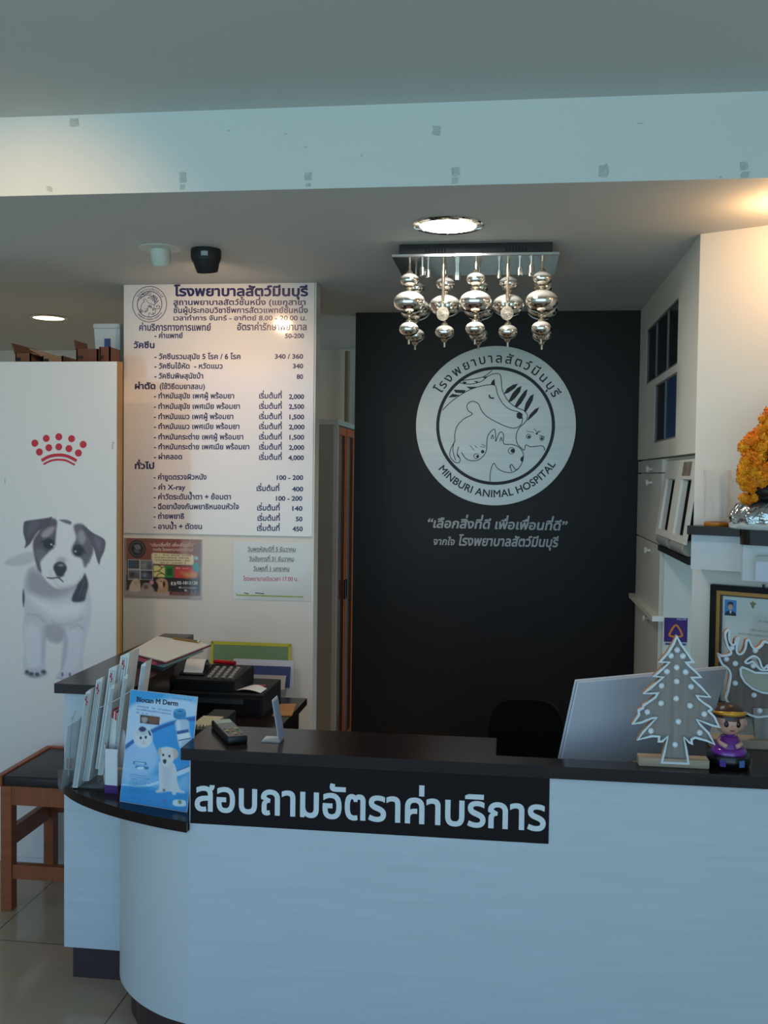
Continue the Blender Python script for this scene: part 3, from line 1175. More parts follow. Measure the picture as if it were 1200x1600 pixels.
obj('printed_label', box(B(), -0.012, 0.016, -0.021, -0.0165, zt_ * .48, zt_ * .72), mat('blue_label', (52, 82, 140), 0.5), tb)

# ================================================================== price board
FPB = frame((0, YP - 0.008, 0), (1, 0, 0), UP3)
bl, br = aP(193.5, 640, FPB).x, aP(489.5, 640, FPB).x
bz0 = aP(340, 835.5, FPB).y
pb = thing('price_board', 'glossy white price list board in navy Thai print under the ceiling', 'board', ((bl + br) / 2, YP - 0.008, (bz0 + ZC) / 2))
BRD = mat('glossy_white_board', (224, 216, 212), 0.12, spec=0.6, coat=0.6)
obj('panel', box(B(), bl, br, YP - 0.008, YP, bz0, ZC - 0.002), BRD, pb, world=True)
NAVY = mat('navy_ink', (38, 32, 86), 0.35)
bm = B()
ST = 'เริ่มต้นที่'
rows = [
    ('โรงพยาบาลสัตว์มีนบุรี', 272.7, 462.3, 480.6, 11.5, .022),
    ('สถานพยาบาลสัตว์ชั้นหนึ่ง (แยกสาขา', 271.4, 476.5, 477.2, 6.8, .012),
    ('ชั้นผู้ประกอบวิชาชีพการสัตวแพทย์ชั้นหนึ่ง', 271.4, 488.9, 480.6, 6.8, .012),
    ('เวลาทำการ จันทร์ - อาทิตย์ 8.00 - 20.00 น.', 271.4, 500.5, 478.8, 5.8, .012),
    ('ค่าบริการทางการแพทย์', 217.9, 516.5, 329.5, 8.2, .014), ('อัตราค่ารักษาพยาบาล', 370.8, 515.8, 478.8, 8.2, .014),
    ('- ค่าแพทย์', 241.7, 528.2, 285.6, 6.4, .016), ('50-200', 445.7, 528.2, 474.9, 5.6, .02),
    ('วัคซีน', 209.4, 543.7, 241.1, 7.4, .02),
    ('- วัคซีนรวมสุนัข 5 โรค / 6 โรค', 241.7, 561, 375.5, 6.4, .016), ('340 / 360', 429.7, 560.4, 473.4, 5.6, .02),
    ('- วัคซีนไข้หัด  - หวัดแมว', 241.7, 575.9, 347.6, 6.4, .016), ('340', 457.9, 575.4, 473.4, 5.6, .02),
    ('- วัคซีนพิษสุนัขบ้า', 241.7, 591.4, 317.3, 6.4, .016), ('80', 463.8, 592, 473.4, 5.6, .02),
    ('ผ่าตัด', 211.2, 607.7, 242.4, 7.4, .022), ('(ใช้วิธีดมยาสลบ)', 249.9, 607.7, 319.9, 6.4, .014),
    ('- ทำหมันสุนัข เพศผู้ พร้อมยา', 240.9, 622.4, 365.6, 6.4, .016), (ST, 405.2, 622.4, 440, 6.4, .016), ('2,000', 451.7, 623.2, 474.9, 5.6, .02),
    ('- ทำหมันสุนัข เพศเมีย พร้อมยา', 240.9, 638.7, 374.7, 6.4, .016), (ST, 405.2, 638.7, 440, 6.4, .016), ('2,500', 451.7, 638.8, 474.9, 5.6, .02),
    ('- ทำหมันแมว เพศผู้ พร้อมยา', 240.9, 654.7, 364.4, 6.4, .016), (ST, 405.2, 654.7, 440, 6.4, .016), ('1,500', 452.5, 654.9, 474.9, 5.6, .02),
    ('- ทำหมันแมว เพศเมีย พร้อมยา', 240.9, 670.2, 373.9, 6.4, .016), (ST, 405.2, 670.4, 440, 6.4, .016), ('2,000', 451.7, 670.6, 475.5, 5.6, .02),
    ('- ทำหมันกระต่าย เพศผู้ พร้อมยา', 240.9, 686.5, 379.9, 6.4, .016), (ST, 405.2, 686.5, 440, 6.4, .016), ('1,500', 452.5, 686.6, 474.9, 5.6, .02),
    ('- ทำหมันกระต่าย เพศเมีย พร้อมยา', 240.9, 702, 389.4, 6.4, .016), (ST, 405.2, 702.4, 440, 6.4, .016), ('2,000', 451.7, 702.6, 475, 5.6, .02),
    ('- ผ่าคลอด', 240.9, 717.5, 284.3, 6.4, .016), (ST, 405.2, 718.4, 440, 6.4, .016), ('4,000', 450.8, 718.7, 474.5, 5.6, .02),
    ('ทั่วไป', 211.2, 732.4, 240.5, 7.4, .022),
    ('- ค่าขูดตรวจผิวหนัง', 240.4, 749.2, 322.5, 6.4, .016), ('100 - 200', 432.8, 749.7, 473.4, 5.6, .02),
    ('- ค่า X-ray', 240.4, 765.2, 289.4, 6.4, .016), (ST, 401.3, 767, 436.2, 6.4, .016), ('400', 456.8, 767.6, 473.4, 5.6, .02),
    ('- ค่าวัดระดับน้ำตา + ย้อมตา', 240.4, 780.2, 360.5, 6.4, .016), ('100 - 200', 431.5, 782.3, 472.1, 5.6, .02),
    ('- ฉีดยาป้องกันพยาธิหนอนหัวใจ', 240.4, 795.5, 372.9, 6.4, .016), (ST, 402.2, 797.5, 436.7, 6.4, .016), ('140', 457, 798, 472.3, 5.6, .02),
    ('- ถ่ายพยาธิ', 240.4, 810.4, 287.6, 6.4, .016), (ST, 402.7, 813.5, 436.9, 6.4, .016), ('50', 462.5, 814.4, 472.3, 5.6, .02),
    ('- อาบน้ำ + ตัดขน', 240.4, 826.5, 315.3, 6.4, .016), (ST, 402, 829.3, 436.7, 6.4, .016), ('450', 457.3, 829.9, 472.8, 5.6, .02),
]
bm.free()
for s, x0, y, x1, h, bo in rows:
    bm = B()
    text_px(bm, s, FPB, x0, y, x1, y, h, bold=bo * 1.5 + .004, d=0.0007)
    obj('text_line', bm, NAVY, pb, world=True)

# ------------------------------------------------------------------ the hospital's round emblem (1200-unit drawing, centre 602, 598, radius 556)
EMB_LINES = [
    ([(232, 492), (300, 425), (400, 358), (500, 322), (592, 315), (614, 375), (650, 440), (700, 482), (760, 500), (790, 520)], 0),
    ([(790, 540), (782, 585), (740, 612), (680, 602), (600, 566), (540, 530), (505, 490), (482, 445), (440, 428), (405, 452), (412, 492), (442, 517), (385, 550), (338, 600), (322, 660), (322, 705), (296, 760), (290, 810), (318, 848), (350, 858), (362, 835), (345, 800)], 0),
    ([(318, 712), (310, 770), (330, 840)], 0), ([(350, 745), (340, 800), (362, 828)], 0),
    ([(345, 298), (420, 308), (500, 290), (548, 252), (595, 235), (630, 243), (640, 290), (648, 352), (690, 425), (745, 468), (800, 492), (824, 528), (808, 572), (768, 612), (749, 662), (755, 715), (780, 745), (806, 765), (816, 728), (850, 741), (930, 735), (946, 766)], 0),
    ([(350, 285), (450, 272), (520, 254), (574, 214)], 0),
    ([(558, 382), (564, 402), (592, 405)], 3),
    ([(370, 785), (400, 826), (440, 842), (490, 835), (528, 802), (545, 760), (547, 700), (557, 658), (595, 620), (606, 660), (608, 706), (630, 650), (648, 640), (662, 665), (665, 722), (720, 726), (770, 746), (800, 790), (795, 842), (770, 890), (722, 921), (660, 914), (620, 890), (597, 858), (576, 912), (572, 985)], 0),
    ([(708, 890), (718, 864), (735, 885), (748, 900), (768, 898)], 0),
    ([(708, 870), (722, 915)], 0),
    ([(575, 690), (585, 660), (592, 690)], 0), ([(636, 705), (646, 678), (652, 705)], 0),
    ([(428, 735), (460, 770)], -1), ([(462, 735), (480, 752)], -1), ([(500, 742), (535, 748)], -1), ([(510, 725), (540, 740)], -1),
    ([(820, 632), (870, 642)], -1), ([(870, 615), (895, 640), (920, 630)], -1), ([(905, 660), (945, 672)], -1), ([(890, 650), (905, 628)], -1),
]
EMB_FILL = [
    [(565, 312), (576, 285), (592, 273), (597, 312)],
    [(656, 378), (680, 338), (720, 312), (756, 304), (735, 335), (690, 368)],
    [(690, 428), (718, 370), (752, 332), (780, 320), (770, 362), (738, 405), (708, 430)],
    [(733, 462), (760, 410), (800, 355), (822, 342), (812, 385), (780, 440), (752, 470)],
    [(798, 496), (810, 440), (840, 390), (865, 376), (858, 420), (832, 470), (815, 498)],
    [(820, 566), (838, 520), (875, 480), (905, 465), (890, 500), (850, 540)],
    [(272, 402), (300, 375), (352, 385), (325, 398)], [(310, 346), (392, 350), (384, 372), (322, 368)], [(395, 326), (470, 326), (430, 346)],
    [(368, 290), (402, 293), (384, 312)], [(445, 286), (482, 288), (470, 300)], [(508, 262), (538, 252), (530, 272)],
    [(748, 512), (765, 500), (788, 512), (790, 545), (768, 550), (750, 538)],
    [(782, 818), (798, 806), (802, 838), (790, 845), (780, 836)],
]
EMB_DOT = [(482, 812, 9), (518, 778, 12), (726, 770, 14), (836, 672, 9), (926, 684, 9), (889, 650, 7), (893, 650, 5)]
EMB_RING = [(474, 810, 17), (718, 770, 22), (834, 670, 15), (926, 683, 14)]


def emblem(bm, fr, cx, cy, R, lw, d):
    k = R / 556.0
    f = lambda p: (cx + (p[0] - 602) * k, cy - (p[1] - 598) * k)
    ring_r = 401 * k
    ribbon(bm, circle(cx, cy, ring_r, 96), max(22 * k, lw), fr, d, closed=True)
    for pts, ex in EMB_LINES:
        ribbon(bm, spline([f(p) for p in pts], 5), lw * (1 + 0.3 * ex), fr, d)
    for pts in EMB_FILL:
        flat(bm, [f(p) for p in pts], fr, d)
    for x, y, r in EMB_DOT:
        c = f((x, y))
        flat(bm, circle(c[0], c[1], r * k, 14), fr, d)
    for x, y, r in EMB_RING:
        c = f((x, y))
        ribbon(bm, circle(c[0], c[1], r * k, 20), lw * 0.8, fr, d, closed=True)
    arc_text(bm, 'โรงพยาบาลสัตว์มีนบุรี', fr, cx, cy, 440 * k, 150, 26, 50 * k, True, bold=.014, d=d)
    arc_text(bm, 'MINBURI ANIMAL HOSPITAL', fr, cx, cy, 497 * k, 218, 328, 40 * k, False, bold=.02, d=d)


c = aP(233.8, 475.4, FPB)
R = 28.4 * YP / FPX
bm = B()
emblem(bm, FPB, c.x, c.y, R, 0.0022, 0.0007)
ribbon(bm, circle(c.x, c.y, R, 64), 0.003, FPB, 0.0007, closed=True)
obj('emblem', bm, NAVY, pb, world=True)['label'] = 'navy round animal emblem on the board'

# ---- steel emblem and slogan on the black wall
FBK = frame((0, YB, 0), (1, 0, 0), UP3)
c0, c1 = aP(650, 665.5, FBK), aP(900, 665.5, FBK)
cx, cy, R = (c0.x + c1.x) / 2, aP(775, 665.7, FBK).y, (c1.x - c0.x) / 2
em = thing('emblem_disc', 'round brushed steel hospital emblem with animal heads on the black wall', 'sign', (cx, YB, cy))
bm = B()
FE = frame((cx, YB, cy), (1, 0, 0), UP3)
lathe(bm, [(R - 0.001, 0), (R, 0.004), (R, 0.013), (R - 0.0015, 0.015)], FE, 96)
obj('disc', bm, mat('brushed_steel_disc', (178, 174, 166), 0.42, metal=0.75, noise=0.05, nscale=(2, 60, 60)), em, world=True, smooth=30)
bm = B()
emblem(bm, FE, 0, 0, R, 0.0042, 0.0157)
obj('emblem_print', bm, mat('black_emblem_print', (16, 16, 18), 0.5), em, world=True)['label'] = 'black animal line drawing and lettering'
GREYV = mat('silver_vinyl_letters', (176, 180, 182), 0.4)
sl = thing('slogan_lettering', 'silver handwritten Thai slogan under the steel emblem', 'lettering', (cx, YB, aP(775, 840, FBK).y))
for s, x0, y0, x1, y1, h, nm in (('“เลือกสิ่งที่ดี เพื่อเพื่อนที่ดี”', 667, 824, 884, 828.5, 11, 'slogan_line'), ('จากใจ', 676.7, 851, 709.3, 851.6, 8.5, 'small_line'), ('โรงพยาบาลสัตว์มีนบุรี', 715.4, 852, 870.6, 854.5, 11.5, 'small_line')):
    bm = B()
    text_px(bm, s, FBK, x0, y0, x1, y1, h, bold=.028, shear=.18, d=0.001)
    obj(nm, bm, GREYV, sl, world=True)

# ================================================================== papers on the wall under the board
FPW = frame((0, YP, 0), (1, 0, 0), UP3)
# clinic flyer (units: 1200 x 943 over photo 190..330, 830..940)
q = lambda x, y: (190 + x * 140 / 1200, 830 + y * 110 / 943)
D = Paint(35, 110, 1085, 885, 130, 96, (160, 148, 140))
D.rect(70, 118, 1060, 840, (112, 78, 70), blur=3)
D.poly([(70, 118), (1060, 118), (1060, 420), (70, 380)], (138, 84, 72), 60, smooth=False)
D.poly([(820, 118), (940, 118), (880, 420), (780, 400)], (190, 170, 168), 60, 0.7, smooth=False)
D.rect(70, 600, 1050, 800, (48, 46, 50), blur=22)
D.poly([(60, 800), (200, 770), (450, 800), (660, 790), (640, 850), (60, 850)], (172, 160, 156), 10)
for r, cc in ((115, (40, 38, 40)), (98, (104, 106, 108)), (88, (52, 54, 58)), (66, (34, 36, 42))):
    D.ell(212, 250, r, r, cc, 0.06)
D.poly([(170, 210), (230, 190), (262, 230), (240, 260), (190, 250)], (120, 126, 132), 10)
D.poly([(160, 270), (210, 255), (260, 290), (210, 310)], (90, 96, 104), 10)
D.poly([(405, 310), (430, 295), (950, 310), (972, 330), (970, 430), (950, 442), (425, 438), (405, 420)], (222, 208, 170), 5, smooth=False)
for i, (x0, x1) in enumerate(((430, 935), (455, 905), (460, 915), (515, 870))):
    D.scribble(x0, 328 + 33 * i, x1, 16, (90, 78, 60), 0.8)
for x, y, w, h, c1_, c2_ in ((92, 395, 150, 112, (70, 76, 92), (50, 92, 130)), (255, 400, 160, 120, (112, 116, 116), (150, 150, 146)), (92, 528, 155, 118, (120, 122, 128), (60, 62, 72)), (262, 530, 155, 112, (58, 62, 78), (132, 138, 150))):
    D.rect(x - 6, y - 8, x + w + 8, y + h + 8, (206, 204, 202), blur=3)
    D.rect(x, y, x + w, y + h, c1_, blur=4)
    D.ell(x + w * .35, y + h * .5, w * .25, h * .3, c2_, 0.6)
    D.ell(x + w * .75, y + h * .65, w * .2, h * .25, (90, 92, 98), 0.6)
D.rect(432, 460, 585, 610, (212, 204, 132), blur=4)
for l_ in ([(430, 545), (500, 530), (540, 490), (500, 455)], [(500, 530), (585, 580)], [(540, 490), (585, 470)], [(470, 610), (500, 570), (560, 560)]):
    D.line(l_, 9, (40, 36, 30), 4)
D.rect(590, 462, 702, 612, (40, 132, 62), blur=4)
D.rect(612, 492, 684, 582, (28, 82, 46), blur=10)
D.poly([(712, 470), (960, 470), (1020, 540), (1010, 605), (880, 615), (712, 612)], (188, 66, 62), 6, smooth=False)
D.poly([(800, 540), (1015, 530), (1010, 600), (880, 612)], (206, 150, 84), 40, 0.9, smooth=False)
D.scribble(735, 497, 900, 24, (226, 190, 180), 0.8)
D.poly([(960, 430), (1030, 410), (1048, 515), (1000, 530), (965, 490)], (70, 140, 140), 8)
D.ell(1005, 352, 26, 24, (150, 196, 205), 0.4)
D.poly([(105, 760), (130, 690), (175, 640), (235, 650), (258, 730), (250, 800), (120, 805)], (214, 194, 170), 12)
D.ell(205, 690, 40, 34, (196, 170, 142), 0.5)
D.poly([(265, 770), (300, 700), (360, 690), (420, 740), (440, 800), (280, 805)], (178, 158, 148), 12)
D.ell(330, 740, 34, 30, (120, 96, 86), 0.5)
D.poly([(465, 660), (510, 625), (590, 630), (630, 690), (615, 800), (490, 805), (500, 720)], (176, 142, 112), 10)
D.ell(545, 690, 44, 52, (196, 166, 136), 0.4); D.ell(574, 700, 16, 38, (46, 30, 28), 0.4); D.ell(536, 664, 9, 9, (30, 22, 20), 0.4)
D.ell(408, 682, 30, 30, (224, 150, 158), 0.25)
D.rect(668, 668, 732, 708, (222, 222, 222), blur=5); D.ell(700, 688, 15, 15, (70, 70, 72), 0.3)
D.rect(775, 726, 806, 746, (210, 208, 206), blur=4); D.rect(850, 762, 880, 784, (200, 198, 196), blur=4)
D.scribble(815, 748, 1010, 22, (200, 196, 192), 0.8); D.scribble(885, 784, 1008, 20, (180, 174, 170), 0.8)
D.rect(645, 792, 1035, 838, (104, 62, 58), blur=5)
D.scribble(660, 812, 1010, 12, (176, 150, 144), 0.6); D.scribble(680, 832, 1000, 12, (176, 150, 144), 0.6)
a, b_ = aP(*q(35, 885), FPW), aP(*q(1085, 110), FPW)
fy = thing('clinic_flyer', 'brown laminated pet clinic flyer taped under the left end of the price board', 'flyer', ((a.x + b_.x) / 2, YP, (a.y + b_.y) / 2))
obj('sheet', box(B(), a.x, b_.x, YP - 0.0022, YP - 0.0002, a.y, b_.y), PAPER, fy, world=True)
D.build('flyer_print', FPW, (a.x, a.y, b_.x, b_.y), PRINTG, fy, d=0.0026)
bm = B()
text_px(bm, '02-1813128', FPW, *q(745, 709), *q(1018, 712), 3.7, bold=.03, d=0.0031)
obj('phone_number', bm, mat('pale_ink', (214, 210, 206), 0.4), fy, world=True)

bm = B()
text_px(bm, '“เลือกสิ่งที่ดี เพื่อเพื่อนที่ดี”', FPW, *q(385, 203), *q(985, 205), 3.6, bold=.02, d=0.0031)
text_px(bm, 'จากใจ โรงพยาบาลสัตว์มีนบุรี', FPW, *q(425, 262), *q(960, 264), 3.2, bold=.02, d=0.0031)
obj('slogan_print', bm, mat('dusty_pink_ink', (206, 180, 170), 0.4), fy, world=True)

# closing-days notice
a, b_ = aP(364, 936, FPW), aP(487, 849, FPW)
nt = thing('notice_sheet', 'white laminated notice with black and red Thai lines beside the clinic flyer', 'notice', ((a.x + b_.x) / 2, YP, (a.y + b_.y) / 2))
obj('sheet', box(B(), a.x, b_.x, YP - 0.0022, YP - 0.0002, a.y, b_.y), mat('laminated_white', (206, 206, 202), 0.2, coat=0.4), nt, world=True)
FN = frame((0, YP - 0.0022, 0), (1, 0, 0), UP3)
z = lambda x, y: (360 + x * .1125, 840 + y * .1125)
bk, rd = B(), B()
for s, x0, x1, y, bm, h in (('วันพฤหัสบดีที่ 5 ธันวาคม', 240, 905, 188, bk, 5.2), ('วันอังคารที่ 31 ธันวาคม', 260, 880, 322, bk, 5.2), ('วันพุธที่ 1 มกราคม', 320, 818, 458, bk, 5.2), ('โรงพยาบาลปิดเวลา 17.00 น.', 178, 940, 600, rd, 5.2)):
    p0, p1 = z(x0, y), z(x1, y + 4)
    text_px(bm, s, FN, *p0, *p1, h, bold=.012, d=0.0006)
    if bm is bk:
        q0, q1 = aP(p0[0], p0[1] + 1.2, FN), aP(p1[0], p1[1] + 1.2, FN)
        ribbon(bk, [q0, q1], 0.0016, FN, 0.0006)
obj('black_lines', bk, mat('grey_black_ink', (62, 62, 66), 0.5), nt, world=True)
obj('red_line', rd, mat('faded_red_ink', (190, 84, 98), 0.5), nt, world=True)
bm = B()
ribbon(bm, [aP(*z(80, 797), FN), aP(*z(1010, 825), FN)], 0.0055, FN, 0.0006)
ribbon(bm, [aP(*z(86, 760), FN), aP(*z(84, 800), FN)], 0.0025, FN, 0.0007)
ribbon(bm, [aP(*z(1008, 800), FN), aP(*z(1008, 826), FN)], 0.0025, FN, 0.0007)
obj('green_rule', bm, mat('lime_ink', (140, 172, 52), 0.5), nt, world=True)
bm = B()
for x0, x1 in ((190, 255), (345, 470)):
    ribbon(bm, [aP(*z(x0, 768), FN), aP(*z(x1, 780), FN)], 0.0035, FN, 0.0008)
obj('footer_print', bm, mat('black_ink', (30, 30, 32), 0.5), nt, world=True)['kind'] = 'stuff'

# ================================================================== ceiling fixtures
GLOW = mat('lit_diffuser', (255, 250, 240), 0.5, emit=((255, 250, 240), 30.0))
FCL = frame((0, 0, ZC), (1, 0, 0), (0, -1, 0))          # ceiling seen from below: normal down


def downlight(name, label, px, py, r, power, colr, glow):
    p = aZ(px, py, ZC)
    o = thing(name, label, 'ceiling light', (p.x, p.y, ZC))
    fr = frame(p, (1, 0, 0), (0, -1, 0))
    bm = B()
    lathe(bm, [(r, -0.004), (r, 0.003), (r * .97, 0.007), (r * .82, 0.009), (r * .79, 0.006), (r * .79, -0.004)], fr, 48, cap=False)
    obj('trim_ring', bm, CHROME, o, world=True, smooth=35)
    bm = B()
    lathe(bm, [(r * .79, 0.003), (r * .6, 0.006), (0, 0.007)], fr, 40, cap=False)
    obj('diffuser', bm, glow, o, world=True, smooth=60)
    l = bpy.data.lights.new('downlight_lamp', 'AREA')
    l.shape, l.size, l.energy, l.color = 'DISK', r * 1.5, power, colr
    lo = bpy.data.objects.new('lamp', l)
    COL.objects.link(lo)
    lo.parent = o
    lo.location = (0, 0, -0.015)
    return o


downlight('downlight', 'round bright white recessed downlight in front of the bead chandelier', 700, 351, 0.125, 6.0, (1, .96, .9), GLOW)
downlight('downlight', 'small warm recessed downlight above the cartons at the left', 76, 495.5, 0.108, 11.0, (1, .80, .58), mat('lit_warm_diffuser', (255, 226, 180), 0.5, emit=((255, 226, 180), 9.0)))


def spot(parent, loc, target, power, colr, ang, blend=0.6, rad=0.03):
    l = bpy.data.lights.new('spot_lamp', 'SPOT')
    l.energy, l.color, l.spot_size, l.spot_blend, l.shadow_soft_size = power, colr, math.radians(ang), blend, rad
    lo = bpy.data.objects.new('lamp', l)
    COL.objects.link(lo)
    lo.location = loc
    lo.rotation_euler = (Vector(target) - Vector(loc)).to_track_quat('-Z', 'Y').to_euler()
    if parent is not None:
        lo.parent = parent
        lo.location = ROOTM[parent.name].inverted() @ Vector(loc)
    return lo


WARM = (1.0, 0.62, 0.34)
# white cup spotlight
p = aZ(250, 388, ZC)
cp = thing('ceiling_spotlight', 'white cup-shaped ceiling spotlight with a wide flange left of the black one', 'spotlight', p)
bm = B()
lathe(bm, [(0.083, 0), (0.083, 0.003), (0.06, 0.007), (0.03, 0.009)], frame(p, (1, 0, 0), (0, -1, 0)), 40)
IVORY = mat('ivory_enamel', (196, 204, 192), 0.4)
obj('flange', bm, IVORY, cp, world=True, smooth=40)
ax = Vector((-0.12, 0.36, -1)).normalized()
fr = frame(p + Vector((0, 0, -0.006)), (1, 0, 0), Vector((1, 0, 0)).cross(ax) * -1)
bm = B()
lathe(bm, [(0.040, -0.012), (0.041, 0.0), (0.038, 0.045), (0.034, 0.058), (0.026, 0.062), (0.0, 0.063)], fr, 32, cap=False)
obj('lamp_cup', bm, IVORY, cp, world=True, smooth=40)
# black spotlight
p = aZ(322, 390, ZC)
bs = thing('ceiling_spotlight', 'black tapered ceiling spotlight with a silver sticker aimed at the price board', 'spotlight', p)
fr = frame(p, (1, 0, 0), (0, -1, 0))
bm = B()
lathe(bm, [(0.058, -0.001), (0.060, 0.012), (0.059, 0.034), (0.054, 0.05)], fr, 40)
obj('housing', bm, BLACKM, bs, world=True, smooth=35)
ax = Vector((0.03, 0.35, -1)).normalized()
fr2 = frame(p + Vector((0, 0, -0.030)), (1, 0, 0), ax.cross(Vector((1, 0, 0))))
if fr2.col[2].to_3d().dot(ax) < 0:
    fr2 = frame(p + Vector((0, 0, -0.030)), (-1, 0, 0), ax.cross(Vector((1, 0, 0))))
bm = B()
lathe(bm, [(0.054, -0.01), (0.053, 0.012), (0.046, 0.042), (0.041, 0.058), (0.036, 0.058), (0.030, 0.035), (0.0, 0.033)], fr2, 40, cap=False)
obj('lamp_head', bm, BLACKM, bs, world=True, smooth=35)
bm = B()
lathe(bm, [(0.022, 0.036), (0.0, 0.040)], fr2, 24, cap=False)
obj('lens', bm, mat('lit_warm_lens', (255, 214, 160), 0.4, emit=((255, 206, 140), 14.0)), bs, world=True)
bm = B()
fs = frame(p + Vector((0.012, -0.0598, -0.027)), (1, 0.2, 0), UP3)
prism(bm, [(-.013, -.009), (.013, -.009), (.013, .009), (-.013, .009)], fs, -.004, .0006)
obj('sticker', bm, mat('silver_sticker', (150, 160, 158), 0.4), bs, world=True)
c_ = aY(325, 590, YP)
spot(bs, fr2 @ Vector((0, 0, 0.062)), c_, 15.0, WARM, 115, 1.0)
# unseen warm downlight, added to warm the tall cabinet and price board
p = Vector((-1.55, 2.05, ZU))
ed = thing('downlight', 'unseen warm downlight added in the high ceiling to warm the cabinet and price board', 'ceiling light', p)
fr = frame(p, (1, 0, 0), (0, -1, 0))
bm = B()
lathe(bm, [(.10, -0.004), (.10, 0.003), (.09, 0.007), (.08, 0.006), (.08, -0.004)], fr, 40, cap=False)
obj('trim_ring', bm, CHROME, ed, world=True, smooth=35)
bm = B()
lathe(bm, [(.08, 0.002), (0, 0.004)], fr, 32, cap=False)
obj('diffuser', bm, mat('lit_warm_diffuser', (255, 226, 180)), ed, world=True, smooth=60)
spot(ed, p + Vector((0, 0, -0.02)), (-1.55, 4.1, 1.75), 50.0, (1.0, 0.60, 0.32), 74, 1.0, 0.07)
# warm lamp over the shrine, just right of the frame
wl_ = Vector((0.88, 3.30, ZC))
sh_lamp = thing('ceiling_spotlight', 'warm ceiling lamp over the shrine shelf at the right edge', 'spotlight', wl_)
bm = B()
lathe(bm, [(0.05, 0), (0.05, 0.006), (0.03, 0.012)], frame(wl_, (1, 0, 0), (0, -1, 0)), 24)
obj('rose', bm, IVORY, sh_lamp, world=True)
bm = B()
ball(bm, wl_ + Vector((0, 0, -0.040)), (0.032, 0.032, 0.028))
obj('bulb', bm, mat('lit_warm_bulb', (255, 210, 150), 0.4, emit=((255, 190, 110), 30.0)), sh_lamp, world=True, smooth=180)
l = bpy.data.lights.new('shrine_lamp', 'POINT')
l.energy, l.color, l.shadow_soft_size = 5.5, (1.0, 0.56, 0.26), 0.01
lo = bpy.data.objects.new('lamp', l)
COL.objects.link(lo)
lo.parent = sh_lamp
lo.location = (0, 0, -0.080)

# ================================================================== bead chandelier
py0 = aZ(740, 386, ZC).y
ZPL = 2.545
pL, pR = aZ(613, 404, ZPL), aZ(875, 396, ZPL)
YC0 = (pL.y + pR.y) / 2
cxx = (pL.x + pR.x) / 2
ch = thing('chandelier', 'square silver ceiling chandelier hung with strings of mirrored beads', 'chandelier', (cxx, YC0 + 0.17, ZC))
WPL, DPL = pR.x - pL.x, 0.36
obj('housing', box(B(), cxx - WPL * .46, cxx + WPL * .46, YC0 + 0.03, YC0 + DPL - 0.03, ZPL + 0.012, ZC, 0.002), BLACKM, ch, world=True)
bm = B()
for k in range(14):
    x = cxx - WPL * .3 + k * 0.012 + (0.22 if k > 6 else 0)
    box(bm, x, x + 0.005, YC0 + 0.0285, YC0 + 0.0305, ZPL + 0.022, ZPL + 0.036)
o = obj('vent_slots', bm, mat('deep_black', (4, 4, 4), 0.8), ch, world=True)
o['kind'] = 'stuff'
obj('plate', box(B(), cxx - WPL / 2, cxx + WPL / 2, YC0, YC0 + DPL, ZPL, ZPL + 0.012, 0.002), mat('satin_silver_plate', (196, 196, 194), 0.22, metal=0.9), ch, world=True)
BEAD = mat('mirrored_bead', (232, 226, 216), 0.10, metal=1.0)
nd_, lk_ = BEAD.node_tree.nodes, BEAD.node_tree.links           # upper side of each bead is less metallic and rougher
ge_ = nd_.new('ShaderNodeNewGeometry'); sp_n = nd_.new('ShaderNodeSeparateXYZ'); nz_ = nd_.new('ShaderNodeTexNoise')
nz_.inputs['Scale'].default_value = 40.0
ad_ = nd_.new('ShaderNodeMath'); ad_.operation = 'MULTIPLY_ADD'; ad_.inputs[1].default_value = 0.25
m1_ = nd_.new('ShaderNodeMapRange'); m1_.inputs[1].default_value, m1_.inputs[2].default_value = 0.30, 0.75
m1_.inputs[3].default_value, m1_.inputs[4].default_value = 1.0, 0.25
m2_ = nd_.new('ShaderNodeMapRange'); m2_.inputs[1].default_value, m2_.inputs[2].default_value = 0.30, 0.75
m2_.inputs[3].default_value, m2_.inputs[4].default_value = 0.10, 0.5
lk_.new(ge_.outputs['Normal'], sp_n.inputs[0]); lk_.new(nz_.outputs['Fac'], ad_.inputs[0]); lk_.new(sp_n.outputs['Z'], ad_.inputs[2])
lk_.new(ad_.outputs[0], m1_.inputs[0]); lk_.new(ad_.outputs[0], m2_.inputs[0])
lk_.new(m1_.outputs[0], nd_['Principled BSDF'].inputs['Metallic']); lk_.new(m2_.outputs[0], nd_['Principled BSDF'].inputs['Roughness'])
CLEAR = glass('clear_bulb_glass', (235, 225, 205), 0.03, 0.12)


def strand(x, y, z0, beads, tip=True):
    """rod with flattened mirrored beads; (dz, r, squash)"""
    root = None
    zb = z0 - beads[-1][0] - beads[-1][1] * beads[-1][2] - 0.03
    bm = B()
    tube(bm, [(x, y, z0), (x, y, zb)], 0.0045, 8)
    for dz, r, s in beads:
        for sgn in (1, -1):
            zc_ = z0 - dz + sgn * r * s
            lathe(bm, [(0.005, 0), (0.014, 0.002), (0.012, 0.008), (0.0055, 0.014)], frame((x, y, zc_ - sgn * .002), (1, 0, 0), (0, sgn, 0)), 12)
    rod = obj('strand', bm, mat('rod_champagne', (196, 182, 160), 0.15, metal=0.9), ch, world=True, smooth=40)
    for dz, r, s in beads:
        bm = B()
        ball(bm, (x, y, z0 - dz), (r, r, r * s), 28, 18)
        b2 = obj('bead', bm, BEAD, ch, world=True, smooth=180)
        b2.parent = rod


def bead_px(y, Yd, x=740):
    return ZPL - aY(x, y, Yd).z


